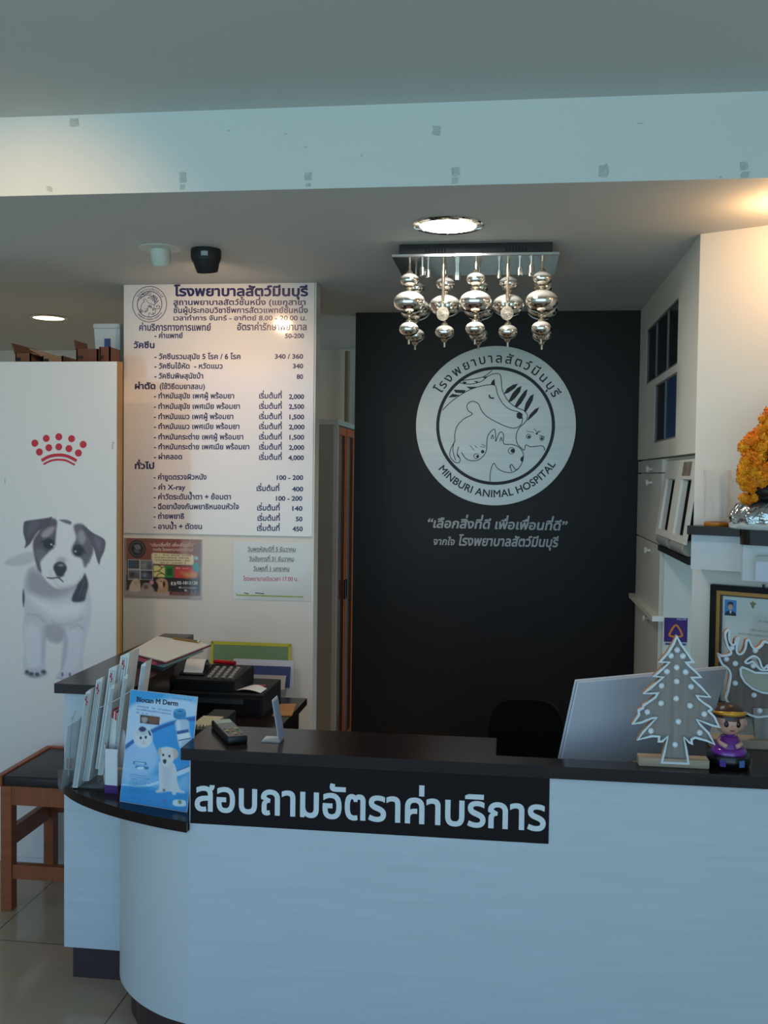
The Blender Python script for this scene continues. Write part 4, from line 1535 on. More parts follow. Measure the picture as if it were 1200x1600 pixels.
y1_ = YC0 + 0.06
xs = [aY(px, 440, y1_).x for px in (640, 692, 743.5, 793, 847)]
d1, d2, d3 = bead_px(437, y1_), bead_px(472, y1_), bead_px(514, y1_)
for row, (yy, cols) in enumerate(((y1_, (0, 2, 4)), (y1_ + 0.085, (1, 3)), (y1_ + 0.17, (0, 2, 4)))):
    for k in cols:
        strand(xs[k] + 0.004 * row, yy, ZPL, ((d1, 0.037, 0.72), (d2, 0.062, 0.70), (d3, 0.038, 0.74)))
for k in (1, 3):
    x, yy = xs[k], y1_ + 0.02
    zc_ = aY(700, 490, yy).z
    bm = B()
    tube(bm, [(x, yy, ZPL), (x, yy, zc_ + 0.03)], 0.006, 10)
    lathe(bm, [(0.006, 0), (0.012, 0.004), (0.012, 0.02), (0.009, 0.026)], frame((x, yy, zc_ + 0.045), (1, 0, 0), (0, -1, 0)), 14)
    hg = obj('bulb_holder', bm, mat('rod_champagne', (196, 182, 160)), ch, world=True, smooth=40)
    bm = B()
    ball(bm, (x, yy, zc_), (0.025, 0.025, 0.027), 20, 14)
    gl_ = obj('bulb', bm, CLEAR, ch, world=True, smooth=180)
    gl_.parent = hg
for px, yy in ((660, 0.10), (669, 0.14), (713, 0.2), (716, 0.2), (780, 0.18), (812, 0.12), (830, 0.08), (829, 0.14)):
    p = aY(px, 420, YC0 + yy)
    bm = B()
    tube(bm, [(p.x, p.y, ZPL), (p.x, p.y, ZPL - 0.03)], 0.005, 10)
    lathe(bm, [(0.011, 0), (0.011, 0.03), (0.008, 0.032)], frame((p.x, p.y, ZPL - 0.02), (1, 0, 0), (0, -1, 0)), 14)
    obj('lamp_socket', bm, CHROME, ch, world=True, smooth=40)

# ================================================================== cabinets under the side wall
uA = aP(1081.5, 800, FSD).x                    # near end (corner of the angled wall)
uB = aP(1032.5, 800, FSD).x                    # start of the tall cabinet
WCAB = mat('white_cabinet_board', (206, 204, 194), 0.45)
WFLAP = mat('cream_flap_plastic', (222, 218, 206), 0.4)
tcb = thing('tall_cupboard', 'tall off-white cupboard with white knobs between the black wall and the flap bins', 'cupboard', FSD @ Vector((uB / 2, 0, 0)))
bm = B()
prism(bm, [(0.005, 0.0), (uB, 0.0), (uB, ZSB - 0.004), (0.005, ZSB - 0.004)], FSD, -0.46, -0.02)
obj('body', bm, WCAB, tcb, world=True)
vs_ = [ZSB - 0.006, aP(1015, 730, FSD).y, aP(1015, 845, FSD).y, aP(1010, 948, FSD).y, 0.08]
vs_[1] = ZSB - 0.07
for (v1, v0) in zip(vs_, vs_[1:]):
    prd = obj('door', prism(B(), [(0.012, v0 + 0.003), (uB - 0.01, v0 + 0.003), (uB - 0.01, v1 - 0.003), (0.012, v1 - 0.003)], FSD, -0.02, -0.002), WCAB, tcb, world=True)
    uk = aP(1017, 790, FSD).x
    bm = B()
    lathe(bm, [(0.007, -0.002), (0.007, 0.012), (0.015, 0.016), (0.016, 0.024), (0.008, 0.028)], frame(FSD @ Vector((uk, v1 - 0.045, 0)), FSD.col[0].to_3d(), UP3), 16)
    kb = obj('knob', bm, WFLAP, tcb, world=True, smooth=40)
    kb.parent = prd
prd = obj('counter_edge', prism(B(), [(0.0, vs_[3] - 0.012), (uB + 0.02, vs_[3] - 0.012), (uB + 0.02, vs_[3] + 0.012), (0.0, vs_[3] + 0.012)], FSD, -0.02, 0.03), WFLAP, tcb, world=True)

fb_ = thing('flap_bin_cabinet', 'wall cabinet with two tilting white flap bins beside the shrine shelf', 'cabinet', FSD @ Vector(((uA + uB) / 2, 0, ZSB - 0.2)))
zB0 = aP(1077, 884, FSD).y
bm = B()
prism(bm, [(uB + 0.003, zB0 + 0.03), (uA - 0.003, zB0 + 0.03), (uA - 0.003, ZSB - 0.004), (uB + 0.003, ZSB - 0.004)], FSD, -0.30, -0.03)
obj('body', bm, WCAB, fb_, world=True)
obj('lower_ledge', prism(B(), [(uB + 0.002, zB0 + 0.005), (uA - 0.002, zB0 + 0.005), (uA - 0.002, zB0 + 0.028), (uB + 0.002, zB0 + 0.028)], FSD, -0.30, 0.01), BLACKM, fb_, world=True)
um = (uA + uB) / 2
for k, (ua, ub) in enumerate(((uB + 0.012, um - 0.004), (um + 0.004, uA - 0.012))):
    h = ZSB - 0.02 - (zB0 + 0.075)
    tilt = math.radians(7.5)
    n3 = FSD.col[2].to_3d()
    fo = FSD @ Vector((ua, ZSB - 0.02, -0.024))
    fup = (UP3 * math.cos(tilt) - n3 * math.sin(tilt))
    fr = frame(fo, FSD.col[0].to_3d(), fup)
    w = ub - ua
    hole = (w * 0.20, w * 0.84, -h * 0.92, -h * 0.24)
    fl_ = obj('flap', holed_wall(B(), fr, 0, w, -h, 0, [hole], -0.004, 0.006), WFLAP, fb_, world=True)
    bm = B()
    prism(bm, [(hole[0], hole[2]), (hole[1], hole[2]), (hole[1], hole[3]), (hole[0], hole[3])], fr, -0.010, -0.0035)
    o = obj('flap_recess', bm, mat('pale_recess', (186, 194, 194), 0.4), fb_, world=True)
    o.parent = fl_
    bm = B()
    prism(bm, [(hole[0] + w * .34, hole[2] + .004), (hole[1] - .002, hole[2] + .004), (hole[1] - .002, hole[3] - .004), (hole[0] + w * .34, hole[3] - .004)], fr, -0.0034, -0.0015)
    o = obj('dark_slot', bm, mat('dark_slot', (16, 16, 16), 0.8, spec=0.1), fb_, world=True)
    o.parent = fl_
    bm = B()
    lathe(bm, [(0.026, -w * .4), (0.03, -w * .4 + .004), (0.03, w * .4 - .004), (0.026, w * .4)], frame(FSD @ Vector(((ua + ub) / 2, zB0 + 0.06, -0.004)), UP3, n3), 20)
    obj('roll', bm, mat('grey_roll', (150, 150, 144), 0.5), fb_, world=True, smooth=40)
    if k == 1:
        obj('photo_sticker', prism(B(), [(w * .22, -h * .20), (w * .72, -h * .20), (w * .72, -h * .03), (w * .22, -h * .03)], fr, 0.006, 0.0068), mat('brown_photo', (126, 112, 94), 0.4, noise=0.5, nscale=(30, 30, 30)), fb_, world=True)

# purple bank sticker on the cupboard's side
FST = frame(FSD @ Vector((uB, 0, 0)), -FSD.col[2].to_3d(), UP3)
FST = frame(FST.translation, (1, 0, 0), UP3)
a, b_ = aP(1037.5, 1002.5, FST), aP(1074.5, 966, FST)
sk = thing('bank_sticker', 'square purple sticker with an orange trefoil outline above the wooden tree', 'sticker', FST @ Vector(((a.x + b_.x) / 2, (a.y + b_.y) / 2, 0)))
obj('sheet', prism(B(), [(a.x, a.y), (b_.x, a.y), (b_.x, b_.y), (a.x, b_.y)], FST, 0.0, 0.0012), mat('purple_sticker', (62, 26, 108), 0.35), sk, world=True)
bm = B()
mx_, my_ = (a.x + b_.x) / 2, (a.y + b_.y) / 2
s_ = (b_.x - a.x)
tri = spline([(mx_, my_ + .22 * s_), (mx_ + .15 * s_, my_ + .06 * s_), (mx_ + .27 * s_, my_ - .2 * s_), (mx_ + .24 * s_, my_ - .27 * s_), (mx_, my_ - .31 * s_), (mx_ - .24 * s_, my_ - .27 * s_), (mx_ - .27 * s_, my_ - .2 * s_), (mx_ - .15 * s_, my_ + .06 * s_)], 3, True)
ribbon(bm, tri, .085 * s_, FST, 0.0016, closed=True)
obj('trefoil_outline', bm, mat('orange_ink', (214, 124, 44), 0.4), sk, world=True)
bm = B()
text(bm, 'WELCOME', FST, (b_.x - .06 * s_, b_.y - .09 * s_), width=.42 * s_, height=.055 * s_, bold=.02, d=0.0016, anchor='r')
obj('lettering', bm, mat('lilac_ink', (196, 186, 214), 0.4), sk, world=True)
obj('strip', prism(B(), [(a.x, a.y - .17 * s_), (b_.x, a.y - .17 * s_), (b_.x, a.y - .01 * s_), (a.x, a.y - .01 * s_)], FST, 0.0, 0.001), mat('pale_strip', (178, 180, 186), 0.4), sk, world=True)
bm = B()
for u0, u1 in ((.06, .28), (.80, .94)):
    flat(bm, [(a.x + u0 * s_, a.y - .13 * s_), (a.x + u1 * s_, a.y - .13 * s_), (a.x + u1 * s_, a.y - .06 * s_), (a.x + u0 * s_, a.y - .06 * s_)], FST, 0.0014)
obj('strip_print', bm, mat('purple_print', (62, 44, 110), 0.4), sk, world=True)['kind'] = 'stuff'

# ================================================================== shrine shelf on the angled wall
FA3 = lambda d: FA @ Matrix.Translation((0, 0, d))
D1, D2 = 0.10, 0.20
f1, f2 = FA3(D1), FA3(D2)
z1t, z1b, z1a = aP(1074, 821, f1).y, aP(1074, 835, f1).y, aP(1080, 889, f1).y
u1 = aP(1073.5, 828, f1).x
u2 = aP(1150, 845, f2).x
z2b, z2a = aP(1152, 851, f2).y, aP(1152, 907, f2).y
z2t = z1t
UE = 1.25
shl = thing('shrine_shelf', 'white wall shelf with a dark brown stepped top holding the garlanded statue', 'shelf', FA @ Vector((0.5, z1t, 0.05)))
rr = 0.045
cor = [(u2 + rr - rr * math.cos(t * PI / 12), -(D2 - rr + rr * math.sin(t * PI / 12))) for t in range(7)]
FH = frame(FA @ Vector((0, 0, 0)), FA.col[0].to_3d(), -FA.col[2].to_3d())    # plan view frame: u along wall, v into wall
FH = frame(FA.translation, FA.col[0].to_3d(), -FA.col[2].to_3d())
pl = [(u1, 0), (u1, -D1), (u2, -D1)] + cor + [(UE, -D2), (UE, 0)]
bm = prism(B(), pl, FH, z1b, z1t)
obj('dark_top', bm, DARK, shl, world=True)
bm = prism(B(), [(u2 + 0.002, -D1 + .02), (u2 + 0.002, -D2 + rr)] + [(x + .001, y + .001) for x, y in cor] + [(UE, -D2 + .001), (UE, -D1 + .02)], FH, z2b, z1b)
obj('dark_edge', bm, DARK, shl, world=True)
ua_ = aP(1078, 860, f1).x
bm = B()
prism(bm, [(ua_, 0.0), (ua_, -D1 + .012), (u2 + .012, -D1 + .012), (u2 + .012, 0)], FH, z1a, z1b)
obj('apron', bm, LAMV, shl, world=True)
bm = B()
prism(bm, [(u2 + .006, -D1 + .014), (u2 + .006, -D2 + .045), (u2 + .02, -D2 + .014), (UE, -D2 + .014), (UE, -D1 + .014)], FH, z2a, z2b)
obj('apron', bm, LAMV, shl, world=True)
a, b_ = aP(1181, 905, f2), aP(1181, 868, f2)
wb = thing('wall_box', 'small grey-white box with a paper label on the shrine shelf apron', 'box', f2 @ Vector((a.x + .05, (a.y + b_.y) / 2, 0)))
zz_ = f2.translation
obj('box_body', prism(B(), [(a.x, a.y), (a.x + .1, a.y), (a.x + .1, b_.y), (a.x, b_.y)], f2, -0.014, 0.022), mat('grey_white_plastic', (166, 172, 168), 0.4), wb, world=True)
obj('paper_label', prism(B(), [(a.x + .005, a.y - .004), (a.x + .09, a.y - .004), (a.x + .09, b_.y - .018), (a.x + .005, b_.y - .018)], f2, 0.022, 0.0232), mat('label_white', (196, 200, 214), 0.4), wb, world=True)

# drinking glass on an orange coaster
ZTOP = z1t
pgl = FA3(0.052) @ Vector((aP(1119, 818, FA3(0.052)).x, ZTOP, 0))
cs = thing('coaster', 'small amber coaster under the clear glass on the shrine shelf', 'coaster', (pgl.x, pgl.y, ZTOP))
bm = B()
lathe(bm, [(0.040, 0), (0.042, 0.004), (0.042, 0.012), (0.038, 0.015)], None, 32)
obj('disc', bm, mat('amber_plastic', (214, 132, 42), 0.15, trans=0.3), cs, smooth=40)
hg = (aP(1119, 735, frame((pgl.x, pgl.y, 0), (1, 0, 0), UP3)).y - ZTOP)
gw = thing('drinking_glass', 'tall empty clear drinking glass on the shrine shelf left of the statue', 'glass', (pgl.x, pgl.y, ZTOP + 0.015))
bm = B()
h = hg - 0.015
lathe(bm, [(0.0, 0.0), (0.042, 0.0), (0.043, 0.008), (0.046, h), (0.0445, h), (0.0415, 0.016), (0.0, 0.014)], None, 48, cap=False)
CG = glass('clear_glass', (235, 230, 226), 0.02, 0.05)
obj('tumbler', bm, CG, gw, smooth=50)

# silver cushion, seated statue, marigold garland
ps = aZ(1212, 838, ZTOP)
ps = f2 @ Vector((aP(1212, 838, f2).x, ZTOP, -0.095))
rc = 80 / FPX * ps.y / 1.0
cu = thing('cushion_base', 'crumpled silver foil cushion base under the garlanded statue', 'cushion', (ps.x, ps.y, ZTOP))
SILV = mat('silver_foil', (190, 192, 192), 0.14, metal=0.9, bump=1.0, bscale=38.0)
hc = aP(1180, 783, frame((ps.x, ps.y - 0.1, 0), (1, 0, 0), UP3)).y - ZTOP
rnd = random.Random(4)
RB = 0.175
bm = B()
lathe(bm, [(RB * .90, 0.012), (RB * .98, hc * .2), (RB, hc * .42), (RB * .97, hc * .65), (RB * .86, hc * .88), (RB * .7, hc * 1.0), (RB * .4, hc * 1.02), (0, hc * 1.02)], None, 72, cap=False)
for v in bm.verts:
    a_ = math.atan2(v.co.y, v.co.x)
    f = 1 + 0.03 * math.sin(a_ * 13 + v.co.z * 60) + 0.02 * math.sin(a_ * 29 - v.co.z * 90) + rnd.uniform(-.014, .014)
    v.co.x *= f * 1.0
    v.co.y *= f * 0.62
    v.co.z *= 1 + rnd.uniform(-.03, .03)
obj('foil_cover', bm, SILV, cu, smooth=40)
bm = B()
lathe(bm, [(RB * .94, 0.0), (RB * 1.0, 0.004), (RB * 1.01, 0.018), (RB * .93, 0.022), (RB * .5, 0.02), (RB * .5, 0)], None, 72, cap=False)
for v in bm.verts:
    v.co.y *= 0.63
    v.co.z *= 1 + 0.15 * math.sin(math.atan2(v.co.y, v.co.x) * 22)
obj('lace_trim', bm, mat('white_lace', (206, 206, 200), 0.6), cu, smooth=60)

ZCU = ZTOP + hc * 1.02
BRZ = mat('dark_bronze', (52, 44, 40), 0.35, metal=0.5)
GOLD = mat('aged_gold', (176, 128, 52), 0.3, metal=0.9)
stt = thing('seated_statue', 'dark bronze seated figure with gold ornaments wrapped in orange garlands on the silver cushion', 'statue', (ps.x, ps.y, ZCU))
zf = lambda y: aP(1200, y, frame((ps.x, ps.y, 0), (1, 0, 0), UP3)).y - ZCU
hS = zf(610)
bm = B()
ball(bm, (0, 0, hS * .30), (0.055, 0.045, hS * .26), 20, 14)           # torso
for sg in (-1, 1):
    tube(bm, [(sg * .03, -.02, .03), (sg * .10, -.055, .035), (sg * .115, -.05, .03), (sg * .05, -.085, .03), (-sg * .03, -.09, .028)], [.032, .036, .034, .026, .016], 12)
    tube(bm, [(sg * .05, 0, hS * .44), (sg * .085, -.02, hS * .32), (sg * .075, -.06, hS * .22), (sg * .02, -.08, hS * .24)], [.022, .02, .017, .013], 10)
ball(bm, (0, -.005, hS * .64), (.034, .034, .045), 18, 14)
tube(bm, [(0, 0, hS * .5), (0, 0, hS * .6)], .02, 12)
obj('figure', bm, BRZ, stt, smooth=180)
bm = B()
lathe(bm, [(.037, hS * .68), (.04, hS * .70), (.03, hS * .76), (.024, hS * .84), (.014, hS * .92), (.006, hS * 1.0), (0, hS * 1.05)], None, 20, cap=False)
lathe(bm, [(.052, hS * .44), (.058, hS * .46), (.05, hS * .50)], None, 20, cap=False)
for sg in (-1, 1):
    tube(bm, [(sg * .038, 0, hS * .70), (sg * .05, -.01, hS * .62), (sg * .052, -.015, hS * .55)], [.006, .009, .004], 8)
obj('headdress', bm, GOLD, stt, smooth=40)
gar = thing('marigold_garland', 'orange marigold garland looped around the bronze statue', 'garland', (ps.x, ps.y, ZCU))
MAR = mat('marigold_petals', (255, 160, 14), 0.6, noise=0.2, nscale=(60, 60, 60))
MAR2 = mat('marigold_dark_petals', (246, 134, 8), 0.6, noise=0.2, nscale=(60, 60, 60))
FP = frame((ps.x, ps.y - 0.075, 0), (1, 0, 0), UP3)


def flower_mesh(seed, r):
    g = random.Random(seed)
    bm = B()
    for _ in range(150):
        d = Vector((g.gauss(0, 1), g.gauss(0, 1), g.gauss(0, 1))).normalized()
        t = d.orthogonal().normalized()
        t = Matrix.Rotation(g.uniform(0, 6.28), 3, d) @ t
        s2 = d.cross(t)
        c = d * r * g.uniform(.66, .92)
        k = r * g.uniform(.18, .30)
        q_ = [c - t * k * .9 - d * k * .3, c + s2 * k * .55 + d * k * .25, c + t * k * .9 + d * k * .45, c - s2 * k * .55 + d * k * .35]
        bm.faces.new([bm.verts.new(p) for p in q_])
    ball(bm, (0, 0, 0), r * .72, 10, 8)
    return bm


pro = []
fl_px = [(1208, 646, 13), (1196, 655, 9), (1202, 664, 11), (1186, 676, 9), (1196, 684, 13), (1176, 688, 13), (1165, 698, 11), (1184, 700, 12), (1171, 711, 12), (1164, 722, 9),
         (1181, 722, 11), (1162, 733, 11), (1176, 737, 14), (1192, 733, 13), (1160, 748, 10), (1174, 755, 13), (1190, 752, 14), (1166, 760, 9), (1176, 766, 8), (1162, 778, 8), (1170, 780, 9), (1179, 777, 7), (1190, 700, 11), (1178, 712, 10), (1186, 714, 10), (1169, 731, 10), (1183, 742, 11), (1168, 744, 11), (1196, 744, 12), (1200, 690, 10), (1206, 676, 11), (1194, 670, 10), (1186, 762, 9), (1169, 690, 9), (1160, 741, 8)]
mir = [(2 * 1212 - x, y, r) for x, y, r in fl_px[2:]]
for i, (x, y, r) in enumerate(fl_px + mir):
    q_ = aP(x, y, FP)
    P_ = FP @ Vector((q_.x, q_.y, random.uniform(-.012, .012)))
    r3 = r * 1.12 * P_.y / FPX
    if i < 5:
        o = obj('marigold', flower_mesh(i, 0.03), MAR if i % 3 else MAR2, gar)
        pro.append(o)
    else:
        o = pro[i % 5].copy()
        COL.objects.link(o)
        o.parent = gar
    o.location = P_ - Vector((ps.x, ps.y, ZCU))
    o.scale = (r3 / .03,) * 3
    o.rotation_euler = (random.uniform(0, 3), random.uniform(0, 3), random.uniform(0, 3))

# ================================================================== framed certificate on the angled wall
FC = FA3(0.0)
a, b_ = aP(1110, 913, FA3(.025)), aP(1110, 1085, FA3(.025))
FW_, FH_ = 0.40, (a.y - b_.y) + 0.06
cert = thing('certificate_frame', 'framed certificate with a black and gold frame on the wall behind the wooden reindeer', 'picture frame', FA @ Vector((a.x + FW_ / 2, a.y - FH_ / 2, 0)))
fu = FA @ Matrix.Translation((a.x, a.y, 0))
W_ = 0.022


def rect_ring(bm, x0, x1, y0, y1, w, fr, d0, d1):
    return ring_wall(bm, [(x0, y0), (x1, y0), (x1, y1), (x0, y1)], [(x0 + w, y0 + w), (x1 - w, y0 + w), (x1 - w, y1 - w), (x0 + w, y1 - w)], fr, d0, d1)


obj('outer_frame', rect_ring(B(), 0, FW_, -FH_, 0, 0.020, fu, 0, 0.026), mat('black_lacquer', (20, 16, 14), 0.45, spec=0.2), cert, world=True)
obj('gold_frame', rect_ring(B(), .016, FW_ - .016, -FH_ + .016, -.016, 0.018, fu, 0.002, 0.020), mat('gold_lacquer', (150, 106, 52), 0.35, metal=0.6), cert, world=True)
obj('inner_slip', rect_ring(B(), .033, FW_ - .033, -FH_ + .033, -.033, 0.006, fu, 0.002, 0.014), mat('brown_slip', (70, 54, 40), 0.4), cert, world=True)
cx0, cx1, cy0, cy1 = .038, FW_ - .038, -FH_ + .038, -.038
obj('sheet', prism(B(), [(cx0, cy0), (cx1, cy0), (cx1, cy1), (cx0, cy1)], fu, 0.002, 0.006), mat('certificate_paper', (196, 198, 190), 0.25, coat=0.5), cert, world=True)
fs_ = fu @ Matrix.Translation((0, 0, 0.0062))
pa, pb_ = aP(1132, 961, fs_), aP(1151, 938, fs_)
Pp = Paint(0, 0, 100, 125, 30, 38, (60, 140, 206))
Pp.poly([(8, 125), (14, 100), (36, 88), (64, 88), (88, 100), (94, 125)], (26, 28, 36), 4)
Pp.poly([(42, 88), (50, 112), (60, 88)], (226, 226, 226), 3)
Pp.ell(50, 55, 20, 27, (206, 170, 146), 0.12); Pp.poly([(28, 50), (30, 24), (50, 16), (70, 24), (72, 50), (64, 38), (40, 36)], (24, 20, 22), 4)
Pp.build('portrait_photo', fs_, (pa.x, pa.y, pb_.x, pb_.y), PRINT, cert, d=0.0004)['label'] = 'small head-and-shoulders photo on blue'
bm = B()
ec = aP(1176.5, 945, fs_)
for dx, dy, r in ((0, 0, .007), (-.007, .004, .004), (.007, .004, .004), (0, .009, .004), (0, -.008, .005)):
    flat(bm, circle(ec.x + dx, ec.y + dy, r, 14), fs_, 0.0004)
obj('crest', bm, mat('faded_gold_ink', (160, 146, 104), 0.5), cert, world=True)['kind'] = 'stuff'
Pl = Paint(0, 0, 400, 560, 90, 126, (196, 198, 190))
rs = random.Random(2)
for y, x0, x1 in ((120, 150, 220), (170, 120, 380), (196, 70, 390), (225, 170, 260), (262, 110, 385), (290, 140, 350), (330, 90, 380), (370, 120, 300), (420, 200, 380), (440, 210, 370)):
    Pl.scribble(x0, y, x1, 11, (120, 120, 118), 0.6)
Pl.build('certificate_text', fs_, (cx0 + .004, cy0 + .004, cx1 - .004, cy1 - .004), print_mat('certificate_print', 0.25, 0.5), cert, d=0.0002)
p_ = FA @ Vector((a.x + FW_ * .45, a.y + .012, .01))
bm = B()
tube(bm, [p_, p_ + Vector((0, 0, -.014))], .004, 8)
obj('hook', bm, BLACKP, cert, world=True)

# ================================================================== things on the counter top
CTX = ZL1
# ---- screen seen from behind, leaning over the counter
TLp = aY(903, 1066, 2.90)
TRp = aZ(1137, 1044, TLp.z)
rdir = (TRp - TLp); rdir.z = 0
wid = rdir.length
rdir.normalize()
best = None
for t in range(4, 45):
    th = math.radians(t)
    inn = Vector((-rdir.y, rdir.x, 0))
    dn = (inn * math.sin(th) - UP3 * math.cos(th))
    pbt = TLp + dn * 0.30
    # left edge direction in the photo
    v0 = AX.transposed() @ (TLp - EYE); v1_ = AX.transposed() @ (pbt - EYE)
    x0_, y0_ = 600 + FPX * v0.x / v0.y, 800 - FPX * v0.z / v0.y
    x1_, y1x = 600 + FPX * v1_.x / v1_.y, 800 - FPX * v1_.z / v1_.y
    sl_ = (x1_ - x0_) / (y1x - y0_)
    e_ = abs(sl_ - (877 - 903) / (1187 - 1066))
    if best is None or e_ < best[0]:
        best = (e_, th, dn)
th, dn = best[1], best[2]
MW, MH = wid, 0.30
fm_ = frame(TLp, rdir, -dn)                     # origin at the top-left corner, u right, v up; normal towards the viewer
mon = thing('desktop_monitor', 'white flat screen seen from behind, leaning over the counter beside the wooden tree', 'monitor', (fm_ @ Vector((MW / 2, -MH, -.05))).to_tuple())
WMON = mat('satin_white_plastic', (214, 214, 222), 0.3, coat=0.2)
bm = B()
box(bm, 0, MW, -MH, 0, -0.007, 0.0, 0.003)
bm.transform(fm_)
obj('back_shell', bm, WMON, mon, world=True)
bm = B()
box(bm, 0.003, MW - .003, -MH + .003, -.003, -0.011, -0.006)
bm.transform(fm_)
obj('seam', bm, mat('shadow_grey', (96, 92, 92), 0.6), mon, world=True)
bm = B()
box(bm, 0, MW, -MH, 0, -0.019, -0.010, 0.003)
bm.transform(fm_)
obj('front_bezel', bm, WMON, mon, world=True)
sc_b = fm_ @ Vector((MW / 2, -MH * .7, -.02))
zdm = 0.74
bm = B()
tube(bm, [sc_b, sc_b + Vector((-rdir.y, rdir.x, 0)) * 0.07 + Vector((0, 0, -.03)), Vector((sc_b.x - rdir.y * .08, sc_b.y + rdir.x * .08, zdm + .01))], 0.018, 14)
lathe(bm, [(0.0, 0), (0.11, 0), (0.11, 0.008), (0.02, 0.014)], frame((sc_b.x - rdir.y * .08, sc_b.y + rdir.x * .08, zdm), (1, 0, 0), (0, 1, 0)), 32)
obj('stand', bm, WMON, mon, world=True, smooth=40)
# low worktop behind the counter that carries the screen
ib = thing('rear_worktop', 'dark low worktop hidden behind the raised counter front carrying the white screen', 'worktop', (0.5, 3.2, 0))
obj('desktop', box(B(), 0.26, 1.05, YLN + 0.035, 3.40, zdm - .03, zdm), DARK, ib, world=True)
obj('side_panel', box(B(), 0.28, 0.31, YLN + 0.06, 3.40, 0, zdm - .03), DARK, ib, world=True)
obj('side_panel', box(B(), 1.0, 1.03, YLN + 0.06, 3.36, 0, zdm - .03), DARK, ib, world=True)

# ---- wooden light-up tree
GREYW = mat('grey_washed_wood', (142, 132, 124), 0.6, noise=0.18, nscale=(70, 6, 3))
WRIM = mat('white_rim_paint', (216, 222, 224), 0.45)
ORPLY = mat('orange_plywood_edge', (176, 120, 78), 0.55, noise=0.15, nscale=(20, 20, 20))
BULBW = mat('frosted_white_bulb', (232, 234, 236), 0.35)
PALEW = mat('pale_pine_block', (168, 146, 122), 0.55, noise=0.15, nscale=(6, 60, 60))


def lit_shape(name, label, cat, fr, outline, holes, bulbs, thick, rim, base, br, wood=None):
    """cut-out light box: plywood side band, white rim, sunk wood face and frosted bulbs"""
    o = thing(name, label, cat, fr @ Vector((0, 0, -thick / 2)))
    if poly_area(outline) < 0:
        outline = outline[::-1]
    bm = B()
    prism(bm, outline, fr, -thick, -0.012)
    obj('wood_face', bm, wood or GREYW, o, world=True)
    bm = B()
    ring_wall(bm, offset_outline(outline, rim * .35), offset_outline(outline, -rim * .1), fr, -thick - .001, -0.001)
    obj('plywood_side', bm, ORPLY, o, world=True)
    bm = B()
    ring_wall(bm, offset_outline(outline, rim * .5), offset_outline(outline, -rim * .5), fr, -0.010, 0.001)
    for h_ in holes:
        if len(h_) > 1:
            ring_wall(bm, offset_outline(h_, rim * .4), offset_outline(h_, -rim * .4), fr, -0.010, 0.001)
    obj('white_rim', bm, WRIM, o, world=True)
    for u, v in bulbs:
        bm = B()
        ball(bm, fr @ Vector((u, v, -0.009)), br, 16, 10)
        obj('bulb', bm, BULBW, o, world=True, smooth=180)
    if base:
        bm = B()
        boxm = frame(fr.translation, fr.col[0].to_3d(), fr.col[1].to_3d())
        x0, x1, y0, y1, d0, d1 = base
        box(bm, x0, x1, y0, y1, d0, d1, 0.0015)
        bm.transform(boxm)
        obj('base_block', bm, PALEW, o, world=True)
    return o


YT = 2.752
FT = frame((0, YT, 0), (1, 0, 0), UP3)
tz = lambda x, y: (870 + x * .275, 900 + y * .275)
tree_px = [(683, 345), (705, 388), (735, 430), (775, 488), (735, 492), (748, 508), (790, 545), (818, 575), (765, 577), (775, 590), (820, 632), (872, 688), (795, 680), (808, 700), (840, 725), (872, 745), (880, 758), (862, 768), (895, 800), (922, 858), (880, 848), (795, 815), (810, 840), (860, 890), (896, 955), (850, 935), (785, 918), (765, 930), (768, 952), (752, 945), (722, 915), (735, 980), (748, 1066),
           (597, 1060), (612, 1000), (632, 912), (600, 940), (580, 940), (582, 912), (540, 910), (462, 930), (490, 888), (568, 805), (540, 808), (482, 832), (434, 840), (468, 790), (465, 765), (490, 752), (492, 738), (560, 690), (575, 665), (495, 668), (530, 640), (605, 575), (555, 570), (600, 530), (640, 490), (588, 488), (632, 440), (665, 385)]
tree = [aP(*tz(x, y), FT) for x, y in tree_px]
bul = [aP(*tz(x, y), FT) for x, y in ((687, 423), (652, 456), (720, 458), (684, 523), (628, 546), (735, 549), (684, 602), (598, 627), (766, 632), (681, 700), (595, 727), (760, 741), (517, 776), (842, 788), (694, 832), (537, 884), (816, 895), (675, 963))]
bx0, bx1 = aP(998, 1200, FT).x, aP(1108.5, 1205, FT).x
topb = aP(1060, 1187, FT).y
o = lit_shape('wooden_tree', 'grey wooden Christmas tree light with white rim standing on the counter before the screen', 'ornament', FT, tree, [], bul, 0.028, 0.0055, (bx0, bx1, CTX, CTX + 0.024, -0.046, -0.0006), 0.0085)
o.location = o.location

# ---- wooden reindeer head
YR = 3.0
FR = frame((0, YR, 0), (1, 0, 0), UP3)
rz = lambda x, y: (1090 + x * .2, 900 + y * .2)
deer_px = [(165, 612), (185, 625), (225, 622), (258, 612), (262, 590), (240, 555), (222, 500), (218, 455), (232, 430), (250, 425), (245, 470), (252, 510), (275, 540), (295, 530), (300, 500), (320, 488), (308, 540), (305, 590), (325, 612), (355, 600), (375, 560), (385, 510), (405, 505), (420, 540), (440, 565), (468, 570), (500, 545), (530, 515),
           (600, 560), (640, 640), (560, 720), (545, 700), (520, 722), (500, 705), (480, 650), (440, 625), (400, 645), (372, 672), (395, 682), (430, 668), (450, 690), (490, 730), (540, 736),
           (640, 720), (700, 900), (640, 1060), (520, 1098), (420, 1090), (235, 985), (240, 900), (258, 800), (255, 750), (230, 715), (195, 690), (175, 650)]
deer = [aP(p_.x, p_.y, FR) for p_ in spline([rz(x, y) for x, y in deer_px], 3, True)]
